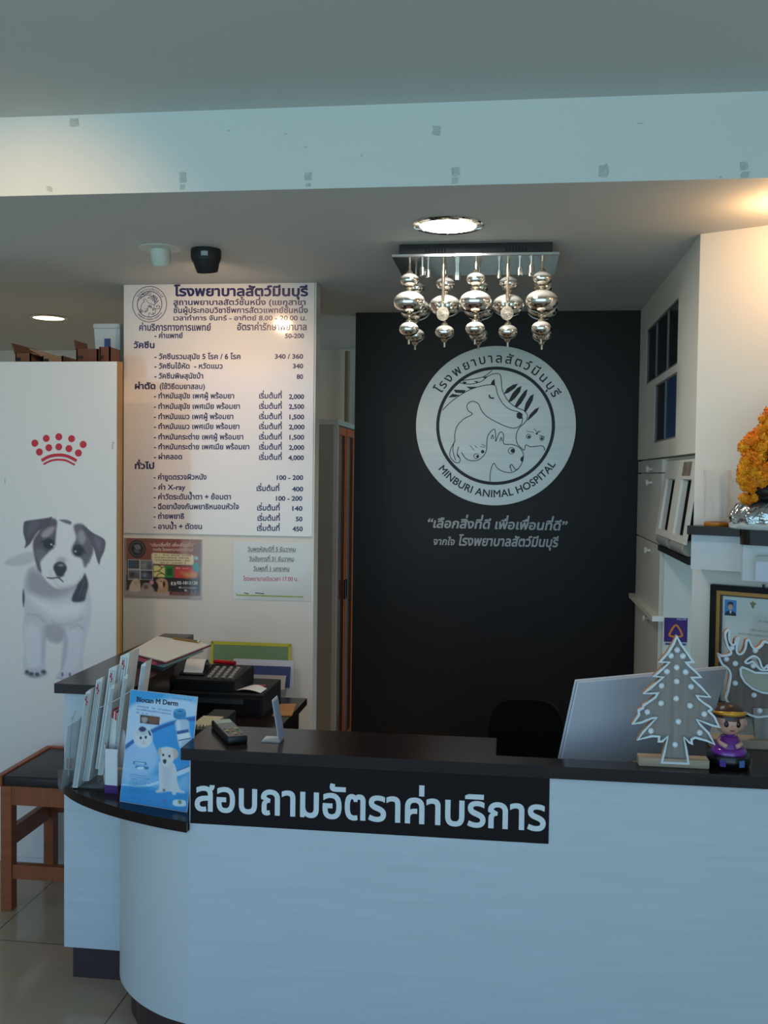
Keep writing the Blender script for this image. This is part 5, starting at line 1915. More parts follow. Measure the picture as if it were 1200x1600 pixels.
deer_hole = [aP(*rz(x, y), FR) for x, y in [(335, 730), (350, 712), (390, 728), (450, 755), (560, 760), (640, 790), (680, 860), (600, 920), (510, 912), (430, 880), (370, 830), (340, 780)]]
dbl = [aP(*rz(x, y), FR) for x, y in ((272, 566), (456, 586), (230, 653), (300, 688), (440, 705), (298, 843), (446, 935), (490, 1058))]
zb_r = CTX
lx, rx_ = aP(1108, 1170, FR).x, aP(1300, 1170, FR).x
dr_ = lit_shape('wooden_reindeer', 'grey wooden reindeer head light with white antlers cut off by the right edge', 'ornament', FR, deer, [], dbl, 0.028, 0.0055, (lx, rx_, CTX, CTX + 0.026, -0.045, 0.02), 0.0085, mat('brown_washed_wood', (112, 97, 88), 0.6, noise=0.18, nscale=(70, 6, 3)))
bm = B()
prism(bm, deer_hole, FR, -0.0122, -0.0105)  # added pale fill where the reindeer has a see-through opening
obj('hole_fill', bm, mat('pale_hole_fill', (168, 164, 146), 0.5), dr_, world=True)
bm = B()
ring_wall(bm, offset_outline(deer_hole, .0028), offset_outline(deer_hole, -.0028), FR, -0.0115, 0.001)
obj('white_rim', bm, WRIM, dr_, world=True)
nk0, nk1 = aP(1160, 1120, FR), aP(1192, 1168, FR)
bm = B()
tr_ = aP(1200, 1118, FR)
prism(bm, [(nk0.x + .04, CTX + .026), (nk0.x + .16, CTX + .026), (nk0.x + .16, tr_.y + .02), (nk0.x + .03, tr_.y + .02)], FR, -0.028, -0.006)
obj('neck_post', bm, GREYW, dr_, world=True)

# ---- small doll figurine on a round base
pd = aZ(1145.5, 1205, CTX)
pd = Vector((pd.x, pd.y + 0.058, CTX))
dl = thing('doll_figurine', 'small doll figurine in a purple dress on a round black base on the counter', 'figurine', pd)
FD_ = frame((0, pd.y, 0), (1, 0, 0), UP3)
dz = lambda y: aP(1145, y, FD_).y - CTX
SKIN = mat('doll_skin', (206, 158, 138), 0.4)
HAIR = mat('doll_brown_hair', (62, 40, 34), 0.35)
PURP = mat('purple_dress', (104, 34, 124), 0.3)
bm = B()
lathe(bm, [(0.052, 0), (0.056, 0.006), (0.057, 0.030), (0.054, 0.036)], None, 48)
obj('base', bm, mat('glossy_black_base', (14, 14, 16), 0.12), dl, smooth=40)
bm = B()
lathe(bm, [(0.046, 0.034), (0.047, 0.044), (0.040, 0.052), (0.0, 0.054)], None, 40, cap=False)
obj('base_cushion', bm, mat('glossy_purple', (112, 36, 140), 0.12, coat=0.5), dl, smooth=50)
for u0, cc, nm in ((-.026, (70, 40, 130), 'violet_sticker'), (.024, (84, 108, 168), 'blue_sticker')):
    aa = math.asin(u0 / .057)
    bm = B()
    fr = frame((math.sin(aa) * .0572, -math.cos(aa) * .0572, .018), (math.cos(aa), math.sin(aa), 0), UP3)
    prism(bm, [(-.008, -.009), (.008, -.009), (.008, .009), (-.008, .009)], fr, -.001, .0006)
    obj(nm, bm, mat(nm, cc, 0.4), dl)
z0 = 0.052
hz = dz(1125)                                  # centre of the head
rh = 0.042
bm = B()
lathe(bm, [(0.036, z0), (0.034, z0 + .012), (0.022, z0 + .03), (0.016, hz - rh - .002), (0.010, hz - rh + .008)], None, 28)
obj('dress', bm, PURP, dl, smooth=50)
bm = B()
tube(bm, [(-.018, -.006, hz - rh - .008), (0.0, -.019, hz - rh - .02), (.016, -.021, z0 + .018)], .004, 8)
obj('sash', bm, GOLD, dl, smooth=60)
bm = B()
for sg in (-1, 1):
    tube(bm, [(sg * .013, 0, hz - rh - .004), (sg * .027, -.006, hz - rh - .018), (sg * .026, -.022, z0 + .012), (sg * .012, -.034, z0 + .008)], [.007, .0075, .0065, .006], 10)
ball(bm, (0, 0, hz), (rh, rh * .93, rh * .96), 28, 20)
for sg in (-1, 1):
    ball(bm, (sg * rh * .98, .002, hz - .006), (.006, .006, .010), 10, 8)
ball(bm, (0, -rh * .95, hz - .010), (.004, .004, .003), 8, 6)
obj('body', bm, SKIN, dl, smooth=180)
bm = B()
bmesh.ops.create_uvsphere(bm, u_segments=28, v_segments=20, radius=1, matrix=Matrix.Translation((0, .004, hz + .004)) @ Matrix.Diagonal((rh * 1.07, rh * 1.03, rh * 1.03, 1)))
bmesh.ops.delete(bm, geom=[v for v in bm.verts if v.co.z - hz < .012 + .25 * v.co.y and v.co.y < .014], context='VERTS')
bmesh.ops.delete(bm, geom=[v for v in bm.verts if v.co.z < hz - .028], context='VERTS')
obj('hair', bm, HAIR, dl, smooth=180)
bm = B()
tube(bm, [(rh * .985 * math.cos(t), .004 + rh * .965 * math.sin(t), hz + .020 - .004 * math.sin(t)) for t in [math.radians(k) for k in range(180, 361, 12)]], [.0035, .004, .0045, .005, .0055, .006, .0065, .007, .0075, .007, .0065, .006, .0055, .005, .0045, .004], 8)
obj('hair_band', bm, mat('yellow_band', (206, 150, 48), 0.35, metal=0.3), dl, smooth=60)
for sg in (-1, 1):
    bm = B()
    ball(bm, (sg * .0155, -rh * .86, hz - .004), (.0062, .0035, .0085), 12, 10)
    obj('eye', bm, mat('doll_eye', (36, 18, 16), 0.15), dl, smooth=180)
bm = B()
tube(bm, [(-.006, -rh * .86, hz - .021), (0, -rh * .885, hz - .0225), (.006, -rh * .86, hz - .021)], .0014, 6)
obj('mouth', bm, mat('doll_lips', (168, 60, 58), 0.4), dl, smooth=60)

# ---- remote control
fa_, fb2 = aZ(360, 1162, CTX), aZ(331, 1131, CTX)
rd_ = (fb2 - fa_); rd_.z = 0
rt_l = max(0.15, min(0.23, (aZ(322, 1133, CTX) - aZ(352, 1160, CTX)).length))
ang = math.atan2(rd_.y, rd_.x)
mid = aZ(371, 1164, CTX)
rt = thing('remote_control', 'black air conditioner remote control lying on the left end of the counter top', 'remote control', (mid.x, mid.y + .004, CTX), ang - PI / 2)
bm = B()
box(bm, -.030, .030, 0, rt_l, 0, .024, .005, seg=2)
obj('body', bm, BLACKP, rt, smooth=40)
obj('keypad', box(B(), -.026, .026, .006, rt_l - .06, .0235, .0246, .0004), mat('grey_keypad', (112, 110, 108), 0.4), rt)
obj('display', box(B(), -.025, .025, rt_l - .055, rt_l - .008, .0235, .0248, .0004), mat('pale_display', (150, 164, 152), 0.15), rt)
for i in range(3):
    for j in range(5):
        cc = [(196, 110, 84), (90, 130, 96), (60, 60, 62), (188, 176, 96), (86, 86, 88)][(i * 2 + j) % 5]
        obj('button', boxc(B(), (-.016 + .016 * i, .018 + .018 * j, .0252), (.010, .009, .002), .0006), mat('button_%d' % ((i * 2 + j) % 5), cc, 0.4), rt)

# ---- acrylic card stand
pc_ = aZ(437, 1161, CTX)
cdir = aZ(412, 1161, CTX) - pc_
st_ = thing('card_stand', 'clear acrylic card stand with a blue card seen almost edge-on beside the remote', 'card stand', (pc_.x, pc_.y, CTX), 0)
ACR = glass('clear_acrylic', (214, 218, 222), 0.05, 0.42)
dep = 0.06
bm = B()
box(bm, -.055, 0, 0, dep, 0, .003)
obj('foot', bm, ACR, st_)
hh = aP(426, 1087, frame(pc_ + Vector((0, dep, 0)), (1, 0, 0), UP3)).y
ln_ = 0.022
bm = B()
hexa(bm, [(-.003, 0, 0), (0, 0, 0), (0, dep, 0), (-.003, dep, 0), (-.003 - ln_, 0, hh), (-ln_, 0, hh), (-ln_, dep, hh), (-.003 - ln_, dep, hh)])
obj('upright', bm, ACR, st_)
bm = B()
hexa(bm, [(.0005, .004, .006), (.0022, .004, .006), (.0022, dep - .004, .006), (.0005, dep - .004, .006), (.0005 - ln_ * .96, .004, hh * .96), (.0022 - ln_ * .96, .004, hh * .96), (.0022 - ln_ * .96, dep - .004, hh * .96), (.0005 - ln_ * .96, dep - .004, hh * .96)])
obj('card', bm, mat('blue_card', (138, 148, 176), 0.3), st_)

# ================================================================== leaflets on the low rounded worktop
CWZ = ZS1
# ---- big blue standee leaflet
bl3, br3 = aZ(187, 1252, CWZ), aZ(292.5, 1269.5, CWZ)
rdv = (br3 - bl3)
wS = rdv.length
rdv.normalize()
inn = Vector((-rdv.y, rdv.x, 0))
best = None
for t in range(2, 40):
    th = math.radians(t)
    upv = UP3 * math.cos(th) + inn * math.sin(th)
    fr = frame(bl3, rdv, upv)
    hL = aP(205, 1077.5, fr).y
    dx = abs(aP(205, 1077.5, fr).x)
    if best is None or dx < best[0]:
        best = (dx, fr, hL)
FS_ = best[1]
hS_ = 0.5 * (best[2] + aP(313, 1089, FS_).y)
sd = thing('leaflet_standee', 'blue leaflet standee with a white puppy and small bottle on the rounded worktop', 'leaflet', bl3 + rdv * wS / 2)
obj('card', prism(B(), [(0, 0), (wS, 0), (wS, hS_), (0, hS_)], FS_, -0.0018, 0), PAPER, sd, world=True)
bm = B()
mid_ = FS_ @ Vector((wS / 2, hS_ * .62, -0.002))
ft = Vector((mid_.x, mid_.y, CWZ)) + inn * 0.03
bm.faces.new([bm.verts.new(p) for p in (mid_ - rdv * .03, mid_ + rdv * .03, ft + rdv * .04, ft - rdv * .04)])
obj('prop_flap', bm, PAPER, sd, world=True)
D = Paint(0, 0, 800, 1320, 120, 190, (52, 158, 222))
S2 = lambda x, y: ((x - 180 + max(0, (y - 120)) * .105) * 0.0 + x, y)


def U(pts):
    """photo-crop units (1018 x 1600 over 180..320, 1060..1280) -> leaflet units"""
    out = []
    for x, y in pts:
        p = aP(180 + x * 140 / 1018, 1060 + y * 220 / 1600, FS_)
        out.append((p.x / wS * 800, (1 - p.y / hS_) * 1320))
    return out


D.poly(U([(150, 330), (420, 250), (980, 200), (980, 450), (700, 480), (420, 590), (110, 800), (60, 700)]), (205, 220, 240), 40, 0.95)
D.poly(U([(560, 200), (800, 240), (980, 300), (980, 220), (700, 160)]), (110, 186, 230), 30, 0.8)
D.poly(U([(100, 800), (420, 620), (500, 780), (480, 1000), (300, 1150), (60, 1150)]), (178, 206, 238), 60, 0.9)
D.poly(U([(420, 600), (700, 470), (980, 440), (980, 700), (960, 980), (690, 1070), (520, 900)]), (40, 150, 220), 14)
D.poly(U([(110, 760), (250, 660), (420, 575), (640, 490), (800, 450), (980, 440), (980, 475), (800, 490), (640, 530), (430, 615), (250, 705), (115, 805)]), (36, 92, 166), 10, 0.9)
D.poly(U([(690, 1065), (980, 950), (980, 1000), (850, 1060), (700, 1115)]), (220, 232, 244), 10, 0.9)
D.line(U([(690, 1058), (820, 1010), (940, 960)]), 7, (24, 50, 96), 4)
D.poly(U([(80, 1060), (480, 1100), (640, 1200), (800, 1100), (980, 1020), (980, 1250), (500, 1260), (70, 1180)]), (150, 196, 232), 40, 0.7)
D.poly(U([(60, 1195), (300, 1215), (500, 1170), (520, 1190), (300, 1240), (60, 1215)]), (226, 238, 246), 10, 0.8)
D.poly(U([(40, 1240), (480, 1260), (820, 1320), (980, 1340), (980, 1560), (40, 1460)]), (24, 140, 208), 40, 0.9)
for y, x0, x1 in ((320, 250, 640), (355, 245, 640), (392, 240, 420)):
    p = U([(x0, y), (x1, y + .06 * (x1 - x0))])
    D.scribble(p[0][0], p[0][1], p[1][0], 20, (48, 84, 150), 0.6, slope=0.02)
p = U([(610, 225), (880, 245)])
D.scribble(p[0][0], p[0][1], p[1][0], 24, (60, 120, 180), 0.5)
D.poly(U([(285, 408), (508, 436), (500, 528), (280, 505)]), (80, 52, 46), 3, smooth=False)
D.poly(U([(300, 440), (370, 445), (350, 500), (310, 500)]), (190, 186, 186), 12, 0.8)
D.poly(U([(390, 432), (500, 445), (480, 500), (400, 505)]), (134, 84, 62), 12, 0.8)
c_, e_ = U([(313, 665)])[0], U([(425, 665)])[0]
rx_ = e_[0] - c_[0]
ry_ = U([(313, 790)])[0][1] - c_[1]
D.ell(*c_, rx_, ry_, (232, 240, 248), 0.03)
D.ell(*c_, rx_ * .93, ry_ * .94, (200, 206, 216), 0.03)
D.poly(U([(230, 620), (245, 600), (300, 640), (345, 640), (395, 600), (405, 680), (380, 750), (320, 780), (250, 750), (222, 680)]), (226, 226, 230), 10)
D.poly(U([(268, 565), (310, 545), (350, 570), (330, 600), (285, 600)]), (40, 44, 96), 8)
D.poly(U([(385, 590), (410, 640), (395, 650), (375, 610)]), (46, 50, 100), 8)
for q_ in ((290, 675), (347, 668)):
    D.ell(*U([q_])[0], 14, 17, (30, 30, 36), 0.2)
D.ell(*U([(322, 716)])[0], 9, 7, (206, 150, 156), 0.4); D.line(U([(300, 745), (322, 735), (345, 742)]), 4, (150, 140, 146), 4)
D.poly(U([(240, 610), (262, 605), (256, 640)]), (230, 190, 196), 8, 0.8)
# bottle
D.poly(U([(690, 480), (830, 470), (850, 600), (872, 690), (800, 760), (735, 790), (695, 600)]), (190, 206, 222), 12, 0.92)
D.poly(U([(700, 500), (740, 490), (760, 700), (735, 760)]), (228, 234, 240), 12, 0.7)
D.poly(U([(700, 600), (835, 575), (840, 610), (708, 636)]), (30, 88, 150), 6, smooth=False)
D.poly(U([(706, 640), (842, 612), (862, 690), (725, 722)]), (232, 236, 240), 6, smooth=False)
D.poly(U([(720, 700), (862, 672), (866, 684), (724, 712)]), (40, 80, 140), 4, smooth=False)
D.poly(U([(665, 380), (700, 345), (780, 345), (805, 380), (800, 440), (740, 462), (672, 445)]), (34, 128, 182), 6)
D.poly(U([(672, 375), (700, 352), (780, 352), (800, 378), (740, 395)]), (70, 164, 206), 8)
D.ell(*U([(740, 372)])[0], 30, 10, (26, 88, 140), 0.4)
# puppy
D.poly(U([(500, 950), (560, 985), (660, 960), (700, 1050), (710, 1180), (740, 1260), (795, 1290), (780, 1308), (700, 1300), (690, 1325), (655, 1325), (640, 1290), (580, 1290), (520, 1300), (470, 1300), (460, 1280), (500, 1240), (495, 1080)]), (214, 214, 218), 9)
D.poly(U([(540, 1000), (600, 1020), (640, 1000), (620, 1180), (580, 1280), (545, 1180)]), (190, 190, 198), 40, 0.5)
D.poly(U([(500, 810), (560, 778), (640, 785), (700, 815), (715, 870), (680, 910), (650, 960), (590, 1000), (530, 975), (510, 900)]), (222, 220, 220), 9)
D.poly(U([(492, 800), (520, 795), (530, 850), (508, 880), (490, 850)]), (204, 184, 172), 10)
D.poly(U([(660, 800), (712, 830), (718, 880), (688, 915), (664, 880)]), (214, 186, 170), 10)
for q_ in ((547, 870), (618, 884)):
    D.ell(*U([q_])[0], 13, 15, (32, 28, 30), 0.25)
D.poly(U([(545, 928), (575, 920), (584, 945), (566, 972), (548, 955)]), (34, 34, 38), 6)
D.ell(*U([(556, 1272)])[0], 14, 14, (96, 90, 88), 0.5)
for y, x0 in ((955, 205), (1005, 230)):
    p = U([(x0, y - 15), (x0 + 150, y), (x0 + 148, y + 32), (x0 - 4, y + 18)])
    D.poly(p, (40, 130, 180), 5, smooth=False)
p = U([(222, 950), (335, 962), (333, 982), (220, 968)]); D.poly(p, (190, 220, 240), 5, smooth=False)
p = U([(250, 1010), (310, 1004), (330, 1022), (300, 1036), (250, 1030)]); D.poly(p, (220, 236, 246), 5)
for i in range(9):
    p = U([(160 - 10 * (i > 5), 1090 + 24 * i)])[0]
    D.scribble(p[0], p[1], p[0] + (250 if i % 2 else 210), 11, (44, 84, 140), 0.55, slope=0.02)
p = U([(170, 1362), (640, 1430)])
D.scribble(p[0][0], p[0][1], p[1][0], 12, (30, 74, 150), 0.5, slope=0.02)
D.ell(*U([(562, 1395)])[0], 22, 14, (150, 90, 150), 0.6, 0.7)
D.poly(U([(670, 1385), (795, 1392), (795, 1455), (668, 1448)]), (214, 226, 232), 5)
D.ell(*U([(738, 1408)])[0], 20, 22, (110, 140, 60), 0.3)
D.build('leaflet_print', FS_, (0.001, 0.001, wS - .001, hS_ - .001), PRINTG, sd, d=0.0004)
bm = B()
fr2 = FS_
p0, p1 = aP(180 + 245 * 140 / 1018, 1060 + 262 * 220 / 1600, FS_), aP(180 + 712 * 140 / 1018, 1060 + 312 * 220 / 1600, FS_)
text(bm, 'Biocan M Derm', FS_, p0, width=(p1 - p0).length, height=.0115, bold=.03, d=0.0009, slope=(p1.y - p0.y) / (p1.x - p0.x))
obj('lettering', bm, mat('dark_navy_ink', (30, 34, 60), 0.4), sd, world=True)

# ---- clear rack with bundles of white leaflets (seen almost edge-on)
LFM = mat('leaflet_white', (214, 212, 208), 0.45)
LFG = mat('leaflet_edges', (176, 184, 190), 0.55, noise=0.25, nscale=(400, 2, 2))
REDP = mat('leaflet_red', (190, 40, 54), 0.45)
ACRV = glass('rack_acrylic', (205, 212, 216), 0.04, 0.04)
rk0 = aZ(118, 1213, CWZ)
rack = thing('leaflet_rack', 'clear acrylic stepped leaflet rack on the left of the rounded worktop', 'rack', (rk0.x + .06, rk0.y + .06, CWZ))
LEAN = 0.045


def bundle(label, px_top, py_top, Y, hgt, wy, th_, red=True, base=0.0):
    """a stack of folded leaflets standing on edge, its face turned to the left"""
    p = aY(px_top, py_top, Y)
    zb = max(CWZ + 0.004, p.z - hgt)
    hgt = p.z - zb
    k = LEAN * hgt / 0.33
    o = thing('leaflet_bundle', label, 'leaflets', (p.x - k, Y, zb), 0, 'leaflet bundles in the clear rack')
    bm = B()
    hexa(bm, [(0, 0, 0), (th_, 0, 0), (th_, wy, 0), (0, wy, 0), (k, 0, hgt - .012), (k + th_, 0, hgt), (k + th_, wy, hgt), (k, wy, hgt - .012)])
    obj('leaflets', bm, LFM, o)
    bm = B()
    for i in range(1, 4):
        t = th_ * i / 4
        hexa(bm, [(t - .0006, -.0012, .002), (t + .0006, -.0012, .002), (t + .0006, 0, .002), (t - .0006, 0, .002), (k + t - .0006, -.0012, hgt - .016), (k + t + .0006, -.0012, hgt - .016), (k + t + .0006, 0, hgt - .016), (k + t - .0006, 0, hgt - .016)])
    e_ = obj('fold_lines', bm, mat('fold_shadow', (128, 140, 150), 0.6), o)
    e_['kind'] = 'stuff'
    if red:
        bm = B()
        f_ = frame(Vector((k * .88 + th_ * .5, -.0008, hgt * .88)), (1, 0, 0), Vector((k, 0, hgt)))
        for j, (u, v, r) in enumerate(((0, .012, .0022), (-.002, .004, .003), (.002, -.004, .0026), (0, -.012, .0022))):
            flat(bm, circle(u, v, r, 10, r * 1.7), f_, 0.001)
        obj('red_mark', bm, REDP, o)
    return o


BT = ((138, 1076, 3.00, 'nearest and lowest white leaflet bundle at the left end of the clear rack', .016), (156, 1057, 3.03, 'second white leaflet bundle from the left in the clear rack', .021),
      (177, 1039, 3.05, 'third white leaflet bundle from the left in the clear rack', .026), (196, 1019, 3.07, 'tallest white leaflet bundle, rightmost of the four marked in red', .030))
for i, (x, y, Y, lab, t) in enumerate(BT):
    x_shift = t / 2 * FPX / Y
    bundle(lab, x - x_shift, y, Y - .06, .335, .085, t)
for x, y, Y, lab, t, hh_ in ((176, 1068, 2.98, 'short leaflet bundle without a mark, left of the three at the rack front', .015, .29), (197, 1052, 2.99, 'short leaflet bundle without a mark, middle of the three at the rack front', .014, .30), (225, 1033, 3.01, 'thin open folder standing at the right end of the clear rack', .016, .33)):
    bundle(lab, x - t / 2 * FPX / Y, y, Y - .04, hh_, .05, t, red=False)
bm = B()
for i, (x, y, Y, lab, t) in enumerate(BT):
    p = aY(x, y, Y)
    xk = p.x - t / 2 - LEAN - 0.006
    hh_ = 0.20 + 0.02 * i
    hexa(bm, [(xk, Y - .07, CWZ + .002), (xk + .002, Y - .07, CWZ + .002), (xk + .002, Y + .045, CWZ + .002), (xk, Y + .045, CWZ + .002), (xk + .022, Y - .07, CWZ + hh_), (xk + .024, Y - .07, CWZ + hh_), (xk + .024, Y + .045, CWZ + hh_), (xk + .022, Y + .045, CWZ + hh_)])
xa, xb = aY(BT[0][0], BT[0][1], 3.0).x - .09, aY(BT[3][0], BT[3][1], 3.07).x + .01
o = obj('divider', bm, ACRV, rack, world=True)
bm = B()
box(bm, -1.36, xb, 2.95, 3.09, CWZ, CWZ + .003)
obj('rack_base', bm, ACRV, rack, world=True)
for k, sx_ in enumerate((0, .022, .044)):
    bm = B()
    p = aZ(107 + 13 * k, 1214 + 4 * k, CWZ)
    z_t = aY(104 + 16 * k, 1112 + 16 * k, p.y).z
    pts = [(p.x, p.y, CWZ + .003), (p.x + .004, p.y, CWZ + .08), (p.x + .012, p.y, z_t - .02), (p.x + .020, p.y + .01, z_t)]
    tube(bm, pts, .0028, 8)
    obj('front_lip', bm, mat('acrylic_edge', (190, 198, 204), 0.1, spec=0.8), rack, world=True, smooth=60)
p = aZ(106, 1206, CWZ)
bm = B()
box(bm, p.x - .004, p.x + .012, p.y, p.y + .002, CWZ + .012, CWZ + .045)
obj('red_sticker', bm, REDP, rack, world=True)
# elastic string across the bundles
s0, s1 = aY(152, 1107, 2.93), aY(207, 1078, 2.955)
tag(obj('elastic_string', tube(B(), [s0, s0.lerp(s1, .33) + Vector((0, -.004, -.004)), s0.lerp(s1, .66) + Vector((0, -.004, -.004)), s1], .0011, 6), mat('clear_string', (206, 206, 206), 0.4), smooth=60),
    'thin clear string stretched across the leaflet bundles', 'string')

# ---- small white and purple carton dispenser
d0 = aZ(163, 1239, CWZ)
d1_ = aZ(181, 1238, CWZ)
dsp = thing('leaflet_dispenser', 'white carton dispenser with a purple foot in front of the clear rack', 'dispenser', (d0.x + .03, d0.y + .03, CWZ))
dw = (d1_ - d0).length
r2 = Vector((0.94, -0.10, 0)).normalized()
l2 = Vector((-0.42, 0.9, 0)).normalized()
z_a, z_b = CWZ + .026, aP(168, 1170, frame(d0, (1, 0, 0), UP3)).y + CWZ


def para(bm, o_, a_, la, b_, lb, z0_, z1_, lean=Vector((0, 0, 0))):
    o_ = Vector((o_.x, o_.y, 0))
    base = [o_, o_ + a_ * la, o_ + a_ * la + b_ * lb, o_ + b_ * lb]
    hexa(bm, [(p.x, p.y, z0_) for p in base] + [(p.x + lean.x, p.y + lean.y, z1_) for p in base])
    return bm


WCRD = mat('white_carton', (222, 220, 222), 0.5)
bm = B()
para(bm, d0, r2, .046, l2, .075, CWZ, z_a)
obj('purple_foot', bm, mat('purple_carton', (74, 36, 108), 0.5), dsp, world=True)
bm = B()
para(bm, d0, r2, .046, l2, .003, z_a, z_b)
para(bm, d0, r2, .003, l2, .075, z_a, z_b + .012)
para(bm, d0 + r2 * .043, r2, .003, l2, .075, z_a, z_b - .01)
obj('carton', bm, WCRD, dsp, world=True)
q0 = aZ(187, 1226, CWZ)
bm = B()
para(bm, Vector((q0.x - .015, q0.y + .02, 0)), Vector((1, -.12, 0)).normalized(), .050, Vector((0.1, 1, 0)).normalized(), .003, CWZ, aY(186, 1140, q0.y + .03).z, Vector((0.004, .022, 0)))
bm.free()
fbk = frame(Vector((0, d0.y + .055, 0)), (1, 0, 0), UP3)
bm = prism(B(), [aP(x, y, fbk) for x, y in ((184, 1128), (195, 1143), (207, 1224), (177, 1229), (181, 1180))], fbk, -.002, 0)
obj('back_card', bm, WCRD, dsp, world=True)
bm = B()
para(bm, d0 + l2 * .02 + r2 * .044, r2, .028, l2, .03, z_a + .045, z_a + .049)
obj('inner_tray', bm, mat('kraft_tray', (170, 158, 140), 0.6), dsp, world=True)
t0 = aY(178, 1108, d0.y + .04)
rb = thing('leaflet_bundle', 'leaflet bundle with red and white striped top in the carton dispenser', 'leaflets', (t0.x - .012, d0.y + .035, z_a + .012))
hh_ = t0.z - z_a - .012
bm = B()
hexa(bm, [(-.012, 0, 0), (.006, 0, 0), (.006, .045, 0), (-.012, .045, 0), (.008, 0, hh_), (.026, 0, hh_ - .012), (.026, .045, hh_ - .012), (.008, .045, hh_)])
obj('leaflets', bm, LFM, rb)
bm = B()
for u in (0.1, 0.62):
    a0, a1 = .008 + .018 * u, .008 + .018 * (u + .28)
    za, zb_ = hh_ - .012 * u, hh_ - .012 * (u + .28)
    hexa(bm, [(a0 - .002, -.001, za - .024), (a1 - .002, -.001, zb_ - .024), (a1 - .002, .046, zb_ - .024), (a0 - .002, .046, za - .024), (a0, -.001, za + .001), (a1, -.001, zb_ + .001), (a1, .046, zb_ + .001), (a0, .046, za + .001)])
obj('red_stripes', bm, REDP, rb)

# ================================================================== staff desk things
# ---- clipboard with papers on the side counter
ZCB = 1.016
cq = [aZ(201, 1019, ZCB + .035), aZ(259, 1034, ZCB + .035), aZ(328, 1007, ZCB + .035), aZ(246, 994, ZCB + .035)]
ctr = sum(cq, Vector()) / 4
cb = thing('clipboard', 'red clipboard holding white papers under a gold clip on the tall side counter', 'clipboard', ctr)


def slab(bm, q4, z0_, z1_, sc_=1.0):
    c = sum(q4, Vector()) / 4
    q = [c + (p - c) * sc_ for p in q4]
    hexa(bm, [(p.x, p.y, z0_) for p in q] + [(p.x, p.y, z1_) for p in q])
    return bm


obj('board', slab(B(), cq, ZCB + .028, ZCB + .032, 1.03), mat('maroon_board', (110, 26, 36), 0.4), cb, world=True)
obj('papers', slab(B(), cq, ZCB + .0325, ZCB + .036, 0.985), mat('cream_paper', (214, 212, 200), 0.6), cb, world=True)
e0 = cq[3].lerp(cq[2], .36); e1_ = cq[3].lerp(cq[2], .84)
bm = B()
dd = (e1_ - e0).normalized(); nn_ = Vector((dd.y, -dd.x, 0))
e0, e1_ = e0 + nn_ * .004, e1_ + nn_ * .004
box(bm, 0, (e1_ - e0).length, -.012, .012, 0, .004, .001)
tube(bm, [(0.004, -.009, .007), ((e1_ - e0).length - .004, -.009, .007)], .004, 8)
bm.transform(frame(Vector((e0.x, e0.y, ZCB + .036)), dd, -nn_))
obj('clip', bm, mat('brass_clip', (190, 160, 110), 0.2, metal=1.0), cb, world=True)
bm = B()
slab(bm, [p + Vector((-.02, .035, 0)) for p in cq], ZCB + .001, ZCB + .014, .9)
fo = tag(obj('paper_stack', bm, mat('pale_green_paper', (170, 196, 184), 0.6)), 'pale green paper stack lying beneath the clipboard', 'paper')
bm = B()
slab(bm, [p + Vector((-.03, -.01, 0)) for p in cq], ZCB + .0145, ZCB + .0275, .86)
tag(obj('document_folder', bm, mat('pink_red_folder', (196, 92, 104), 0.5)), 'pinkish red folder between the clipboard and the green paper stack', 'folder')
pn = aZ(186, 1012, ZCB + .03)
bm = B()
tube(bm, [aY(184, 1015, 4.1), aY(205, 1010, 4.12), aY(213, 999, 4.14)], .005, 8)
pt = aY(230, 993, 4.2)
# ---- cash box and printing calculator
ZDK = ZD
fr0 = aZ(411, 1122, ZDK)
bkx = aZ(443, 1094, ZDK)
ztop_ = aY(411, 1086, fr0.y).z
cbx = thing('cash_drawer', 'low black cash drawer on the staff desk under the printing calculator', 'cash drawer', (fr0.x - .15, fr0.y, ZDK))
XD_0 = XS2 + .012
bm = B()
box(bm, XD_0, fr0.x, fr0.y, bkx.y - .01, ZDK, ztop_, .003)
obj('body', bm, BLACKM, cbx, world=True)
obj('drawer_front', box(B(), XD_0 + .01, fr0.x - .01, fr0.y - .006, fr0.y + .002, ZDK + .012, ztop_ - .016, .002), BLACKP, cbx, world=True)
obj('label_strip', box(B(), XD_0 + .09, fr0.x - .08, fr0.y - .0075, fr0.y - .005, ztop_ - .040, ztop_ - .020), mat('dark_grey_strip', (66, 70, 76), 0.4), cbx, world=True)
# calculator
cz = ztop_
Yc = fr0.y + .02
cal = thing('printing_calculator', 'black printing calculator with a curl of white paper roll on the cash drawer', 'calculator', (-1.2, Yc + .1, cz))
pA, pB = aY(281, 1056, Yc), aY(372, 1072, Yc)
pC, pD_ = aY(393, 1046, Yc + .2), aY(318, 1036, Yc + .2)
x0c, x1c = XD_0 + .004, aY(366, 1070, Yc).x
dirb = Vector((0.12, .99, 0)).normalized()
L_ = .20
bm = B()
h0, h1 = .045, .075
hexa(bm, [(x0c, Yc, cz), (x1c, Yc, cz), (x1c + .03, Yc + L_, cz), (x0c + .03, Yc + L_, cz), (x0c, Yc, cz + h0), (x1c, Yc, cz + h0), (x1c + .03, Yc + L_, cz + h1), (x0c + .03, Yc + L_, cz + h1)])
bmesh.ops.bevel(bm, geom=list(bm.edges), offset=.004, segments=2, affect='EDGES')
obj('body', bm, BLACKM, cal, world=True, smooth=30)
sl2 = Vector((.03, L_, h1 - h0)).normalized()
FK = frame(Vector((x0c, Yc, cz + h0)), (1, 0, 0), sl2)
wK = x1c - x0c
KEY = mat('grey_key', (150, 146, 140), 0.45)
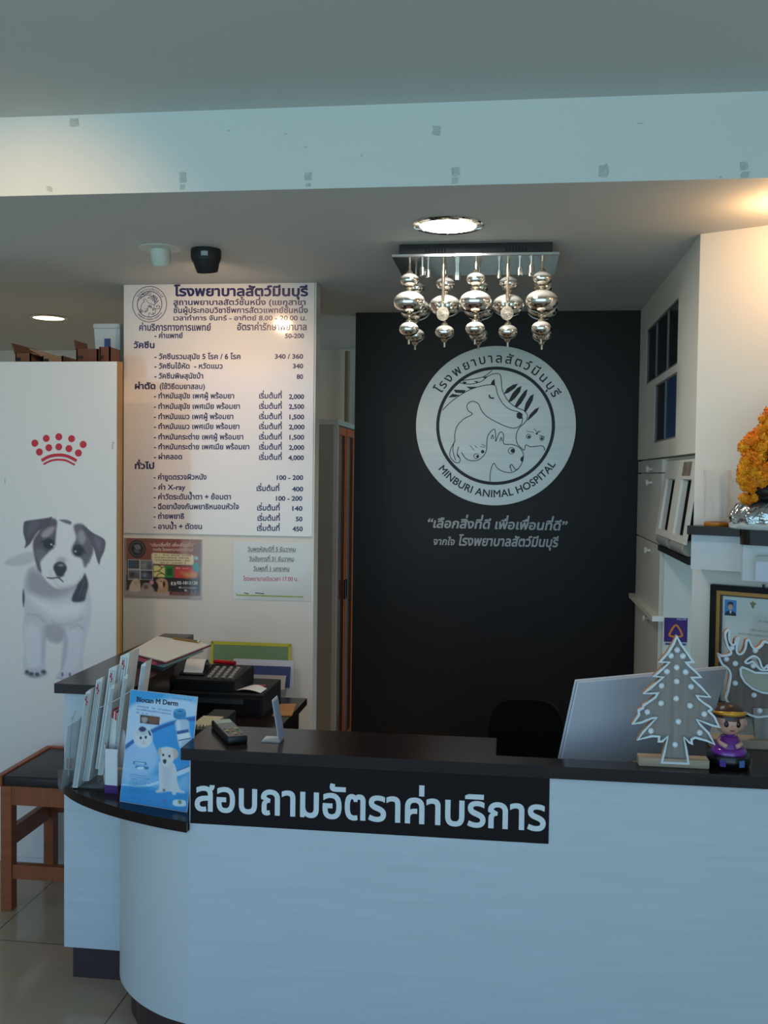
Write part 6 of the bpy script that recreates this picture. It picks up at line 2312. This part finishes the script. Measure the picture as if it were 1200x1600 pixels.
obj('key_panel', prism(B(), [(wK * .50, .02), (wK * .97, .02), (wK * .97, L_ * .82), (wK * .50, L_ * .82)], FK, 0.0, .0015), mat('dark_key_panel', (58, 56, 54), 0.5), cal, world=True)
for i in range(4):
    for j in range(5):
        u, v = wK * (.555 + .115 * i), .036 + .028 * j
        bm = B()
        box(bm, -.0075, .0075, -.010, .010, 0, .006, .0015)
        bm.transform(FK @ Matrix.Translation((u, v, .0012)))
        obj('key', bm, KEY, cal, world=True)
obj('printer_cover', prism(B(), [(wK * .04, .05), (wK * .45, .05), (wK * .45, L_ * .9), (wK * .04, L_ * .9)], FK, 0.0, .006), BLACKP, cal, world=True)
pts = []
bm = B()
u0_, u1_ = wK * .08, wK * .40
arcp = [(0.175 - .09 * t, .008 + .035 * math.sin(PI * min(1, t * .95))) for t in [k / 14 for k in range(15)]] + [(.07, .006), (.05, .004)]
vsl = []
for v, n_ in arcp:
    vsl.append((bm.verts.new(FK @ Vector((u0_, v, n_))), bm.verts.new(FK @ Vector((u1_, v, n_)))))
for a_, b2 in zip(vsl, vsl[1:]):
    bm.faces.new((a_[0], a_[1], b2[1], b2[0]))
obj('paper_roll_strip', bm, PAPER, cal, world=True, smooth=180)
rp = FK @ Vector((wK * .62, L_ * .95, .008))
rdp = thing('red_pen', 'thick red marker lying behind the calculator keys', 'pen', rp)
bm = B()
tube(bm, [Vector((-.045, .012, 0.004)), Vector((.03, -.008, 0.004))], .009, 12)
obj('barrel', bm, mat('red_plastic', (186, 26, 34), 0.3), rdp, smooth=60)
bm = B()
tube(bm, [Vector((.03, -.008, 0.004)), Vector((.052, -.014, 0.004))], .0098, 12)
obj('cap', bm, mat('dark_red_plastic', (150, 16, 26), 0.3), rdp, smooth=60)
# receipt slip on the drawer
rs0 = aZ(366, 1082, cz)
bm = B()
q4 = [aZ(364, 1081, cz), aZ(407, 1084, cz), aZ(417, 1077, cz), aZ(388, 1073, cz)]
n_ = 8
rows_ = []
for i in range(n_ + 1):
    t = i / n_
    lft, rgt = q4[0].lerp(q4[1], t), q4[3].lerp(q4[2], t)
    zz_ = .003 + .010 * math.sin(PI * t)
    rows_.append((bm.verts.new((lft.x, lft.y, cz + zz_)), bm.verts.new((rgt.x, rgt.y, cz + zz_))))
for a_, b2 in zip(rows_, rows_[1:]):
    bm.faces.new((a_[0], b2[0], b2[1], a_[1]))
rcp = obj('receipt_slip', bm, PAPER, smooth=180)
tag(rcp, 'curled white receipt slip on the front edge of the cash drawer', 'receipt')
bm = B()
p_ = aZ(406, 1072, cz)
box(bm, p_.x - .028, p_.x + .026, p_.y - .01, p_.y + .012, cz + .0005, cz + .005, .002)
tag(obj('eraser', bm, mat('dull_red_rubber', (168, 66, 60), 0.6)), 'small dull red eraser behind the receipt slip', 'eraser')

# envelope and spiral pad
ev = [aZ(425, 1119, ZDK), aZ(456, 1119, ZDK), aZ(463, 1101, ZDK), aZ(438, 1101, ZDK)]
bm = slab(B(), ev, ZDK + .0004, ZDK + .004)
tag(obj('envelope', bm, mat('manila_paper', (182, 124, 72), 0.6)), 'brown envelope lying at the right end of the staff desk', 'envelope')
sp_ = thing('spiral_notebook', 'spiral notebook edge between the blue leaflet and the counter top', 'notebook', aZ(318, 1134, ZDK + .06))
pS = aY(316, 1134, 3.12)
bm = B()
box(bm, pS.x - .04, pS.x + .03, 3.12, 3.26, pS.z - .012, pS.z - .002)
obj('pages', bm, mat('yellowish_pages', (196, 186, 150), 0.6), sp_, world=True)
for k in range(6):
    bm = B()
    c = Vector((pS.x - .030 + .011 * k, 3.122, pS.z - .004))
    tube(bm, [c + Vector((0, .006 * math.cos(t), .006 * math.sin(t))) for t in [2 * PI * j / 10 for j in range(10)]], .0012, 6, closed=True)
    obj('coil', bm, BLACKP, sp_, world=True, smooth=60)
bm = B()
box(bm, pS.x - .045, pS.x + .035, 3.11, 3.40, ZDK, pS.z - .0125, .002)
tag(obj('document_tray', bm, BLACKM), 'black tray under the spiral notebook on the staff desk', 'tray')

# files leaning on the wall behind the calculator
def leaning(name, label, cat, px0, px1, pyt, Yt, m, lean=.04, th_=.006, m2=None):
    zt_ = aY((px0 + px1) / 2, pyt, Yt).z
    xa_, xb_ = aY(px0, pyt, Yt).x, aY(px1, pyt, Yt).x
    o = thing(name, label, cat, ((xa_ + xb_) / 2, Yt - lean / 2, ZDK))
    bm = B()
    hexa(bm, [(xa_, Yt - lean, ZDK), (xb_, Yt - lean, ZDK), (xb_, Yt - lean + th_, ZDK), (xa_, Yt - lean + th_, ZDK), (xa_, Yt, zt_), (xb_, Yt, zt_), (xb_, Yt + th_, zt_), (xa_, Yt + th_, zt_)])
    obj('cover', bm, m, o, world=True)
    if m2:
        bm = B()
        zq = ZDK + (zt_ - ZDK) * .9
        for (a_, b2, c_, d_) in ((xa_ - .001, xa_ + .012, ZDK, zt_), (xb_ - .012, xb_ + .001, ZDK, zt_), (xa_, xb_, zt_ - .014, zt_ + .001)):
            yl, yt2 = Yt - lean + lean * (c_ - ZDK) / (zt_ - ZDK), Yt - lean + lean * (d_ - ZDK) / (zt_ - ZDK)
            hexa(bm, [(a_, yl - .002, c_), (b2, yl - .002, c_), (b2, yl, c_), (a_, yl, c_), (a_, yt2 - .002, d_), (b2, yt2 - .002, d_), (b2, yt2, d_), (a_, yt2, d_)])
        obj('border', bm, m2, o, world=True)
    return o


leaning('display_folder', 'green folder with a yellow border standing against the wall behind the calculator', 'folder', 330, 455, 1004, 4.515, mat('dull_green_sheet', (112, 140, 100), 0.5), .02, .006, mat('yellow_border', (186, 182, 52), 0.5))
leaning('document_folder', 'white folder standing in front of the green folder', 'folder', 365, 459, 1031, 4.46, mat('folder_white', (200, 204, 214), 0.5), .02)
leaning('document_folder', 'dark blue folder standing in front of the white folder', 'folder', 392, 454, 1041, 4.43, mat('folder_blue', (52, 66, 112), 0.5), .02)
leaning('document_sleeve', 'clear white plastic sleeve standing nearest in front of the blue folder', 'folder', 396, 447, 1055, 4.40, mat('sleeve_grey', (120, 128, 142), 0.3), .03)

# ================================================================== office chair behind the counter
pch = aZ(822, 1300, 0.47)
CX_, CY_ = aY(822, 1100, 3.98).x, 3.98
zct = aY(822, 1091, CY_).z
och = thing('office_chair', 'black office chair with a rounded back in the shade behind the counter', 'chair', (CX_, CY_ - .25, 0))
BLF = mat('black_chair_fabric', (11, 12, 12), 0.9, spec=0.15)
wB = (aY(880, 1120, CY_).x - aY(762, 1120, CY_).x) / 2
pts = [(wB * math.copysign(abs(math.cos(t)) ** .55, math.cos(t)), .23 * math.copysign(abs(math.sin(t)) ** .55, math.sin(t))) for t in [2 * PI * k / 40 for k in range(40)]]
FRB = frame((CX_, CY_, zct - .23), (1, 0, 0), UP3)
bm = prism(B(), pts, FRB, -.03, .03)
bmesh.ops.bevel(bm, geom=[e for e in bm.edges if len(e.link_faces) == 2 and e.calc_face_angle() > 1.0], offset=.02, segments=3, affect='EDGES')
obj('backrest', bm, BLF, och, world=True, smooth=50)
bm = B()
box(bm, CX_ - .22, CX_ + .22, CY_ - .52, CY_ - .06, .42, .50, .03, seg=3)
obj('seat', bm, BLF, och, world=True, smooth=50)
bm = B()
tube(bm, [(CX_, CY_ - .08, .44), (CX_, CY_ + .06, .46), (CX_, CY_ + .05, zct - .30)], .018, 10)
obj('back_support', bm, BLACKM, och, world=True, smooth=50)
obj('gas_column', tube(B(), [(CX_, CY_ - .28, .09), (CX_, CY_ - .28, .42)], .028, 14), BLACKM, och, world=True, smooth=50)
for k in range(5):
    a_ = 2 * PI * k / 5 + .3
    d_ = Vector((math.cos(a_), math.sin(a_), 0))
    c_ = Vector((CX_, CY_ - .28, 0))
    leg = obj('leg', tube(B(), [c_ + UP3 * .10, c_ + d_ * .27 + UP3 * .065], [.024, .016], 10), BLACKM, och, world=True, smooth=50)
    w_ = obj('caster', lathe(B(), [(.012, -.02), (.025, -.016), (.025, .016), (.012, .02)], frame(c_ + d_ * .27 + UP3 * .027, d_.cross(UP3).cross(d_), UP3.cross(d_).cross(d_).cross(d_) if False else d_), 16), BLACKP, och, world=True, smooth=50)
    w_.parent = leg

# ================================================================== wooden stool at the left
ZSE = None
lf = aZ(2, 1424, 0)
SW = mat('red_brown_wood', (150, 82, 46), 0.4, noise=0.18, nscale=(5, 5, 40))
SWH = mat('red_brown_rail_wood', (146, 78, 44), 0.4, noise=0.18, nscale=(40, 5, 5))
SEATM = mat('dark_leatherette', (44, 36, 36), 0.42, spec=0.4)
xf0, xf1 = aZ(-3, 1424, 0).x, aZ(18.5, 1424, 0).x
yf = aZ(10, 1424, 0).y
xb0, xb1, yb = aY(68, 1300, yf + .36).x, aY(89, 1300, yf + .36).x, yf + .36
LT = .045
zse = aY(10, 1228, yf).z
zso = zse + .04
XR_ = xf1 + .40
stl = thing('wooden_stool', 'reddish wooden stool with a black padded seat in front of the puppy cabinet', 'stool', ((xf0 + XR_) / 2, yf + .2, 0))
for x, y in ((xf1 - LT, yf), (XR_ - LT, yf), (xf1 - LT, yf + .36), (XR_ - LT, yf + .36)):
    obj('leg', box(B(), x, x + LT, y, y + LT, 0, zse, .002), SW, stl, world=True)
xa_, xb_ = xf1 - LT, XR_
bm = B()
zA = zse - .075
box(bm, xa_ + LT, xb_ - LT, yf + .004, yf + .03, zA, zse)
obj('apron', bm, SWH, stl, world=True)
obj('apron', box(B(), xa_ + LT, xb_ - LT, yf + .36 + LT - .03, yf + .36 + LT - .004, zA, zse), SWH, stl, world=True)
for x in (xa_ + .004, xb_ - .030):
    obj('apron', box(B(), x, x + .026, yf + LT, yf + .36, zA, zse), SWH, stl, world=True)
zr0, zr1 = aY(60, 1377, yf).z, aY(60, 1355, yf).z
obj('stretcher', box(B(), xa_ + LT, xb_ - LT, yf + .008, yf + .034, zr0, zr1), SWH, stl, world=True)
obj('stretcher', box(B(), xa_ + LT, xb_ - LT, yf + .36 + .008, yf + .36 + .034, zr0 + .14, zr1 + .15), SWH, stl, world=True)
for x in (xa_ + .009, xb_ - .035):
    obj('stretcher', box(B(), x, x + .026, yf + LT, yf + .36, zr0 + .12, zr1 + .135), SWH, stl, world=True)
bm = B()
ye_ = yf + .36 + LT + .012
box(bm, xa_ - .012, xa_ + .012, yf - .012, ye_, zse, zso + .004, .002)
box(bm, xb_ - .012, xb_ + .012, yf - .012, ye_, zse, zso + .004, .002)
box(bm, xa_ + .012, xb_ - .012, ye_ - .024, ye_, zse, zso + .004, .002)
obj('seat_frame', bm, SWH, stl, world=True)
obj('seat_cushion', box(B(), xa_ + .014, xb_ - .014, yf - .006, yf + .36 + LT - .012, zse, zso, .008, seg=3), SEATM, stl, world=True, smooth=40)
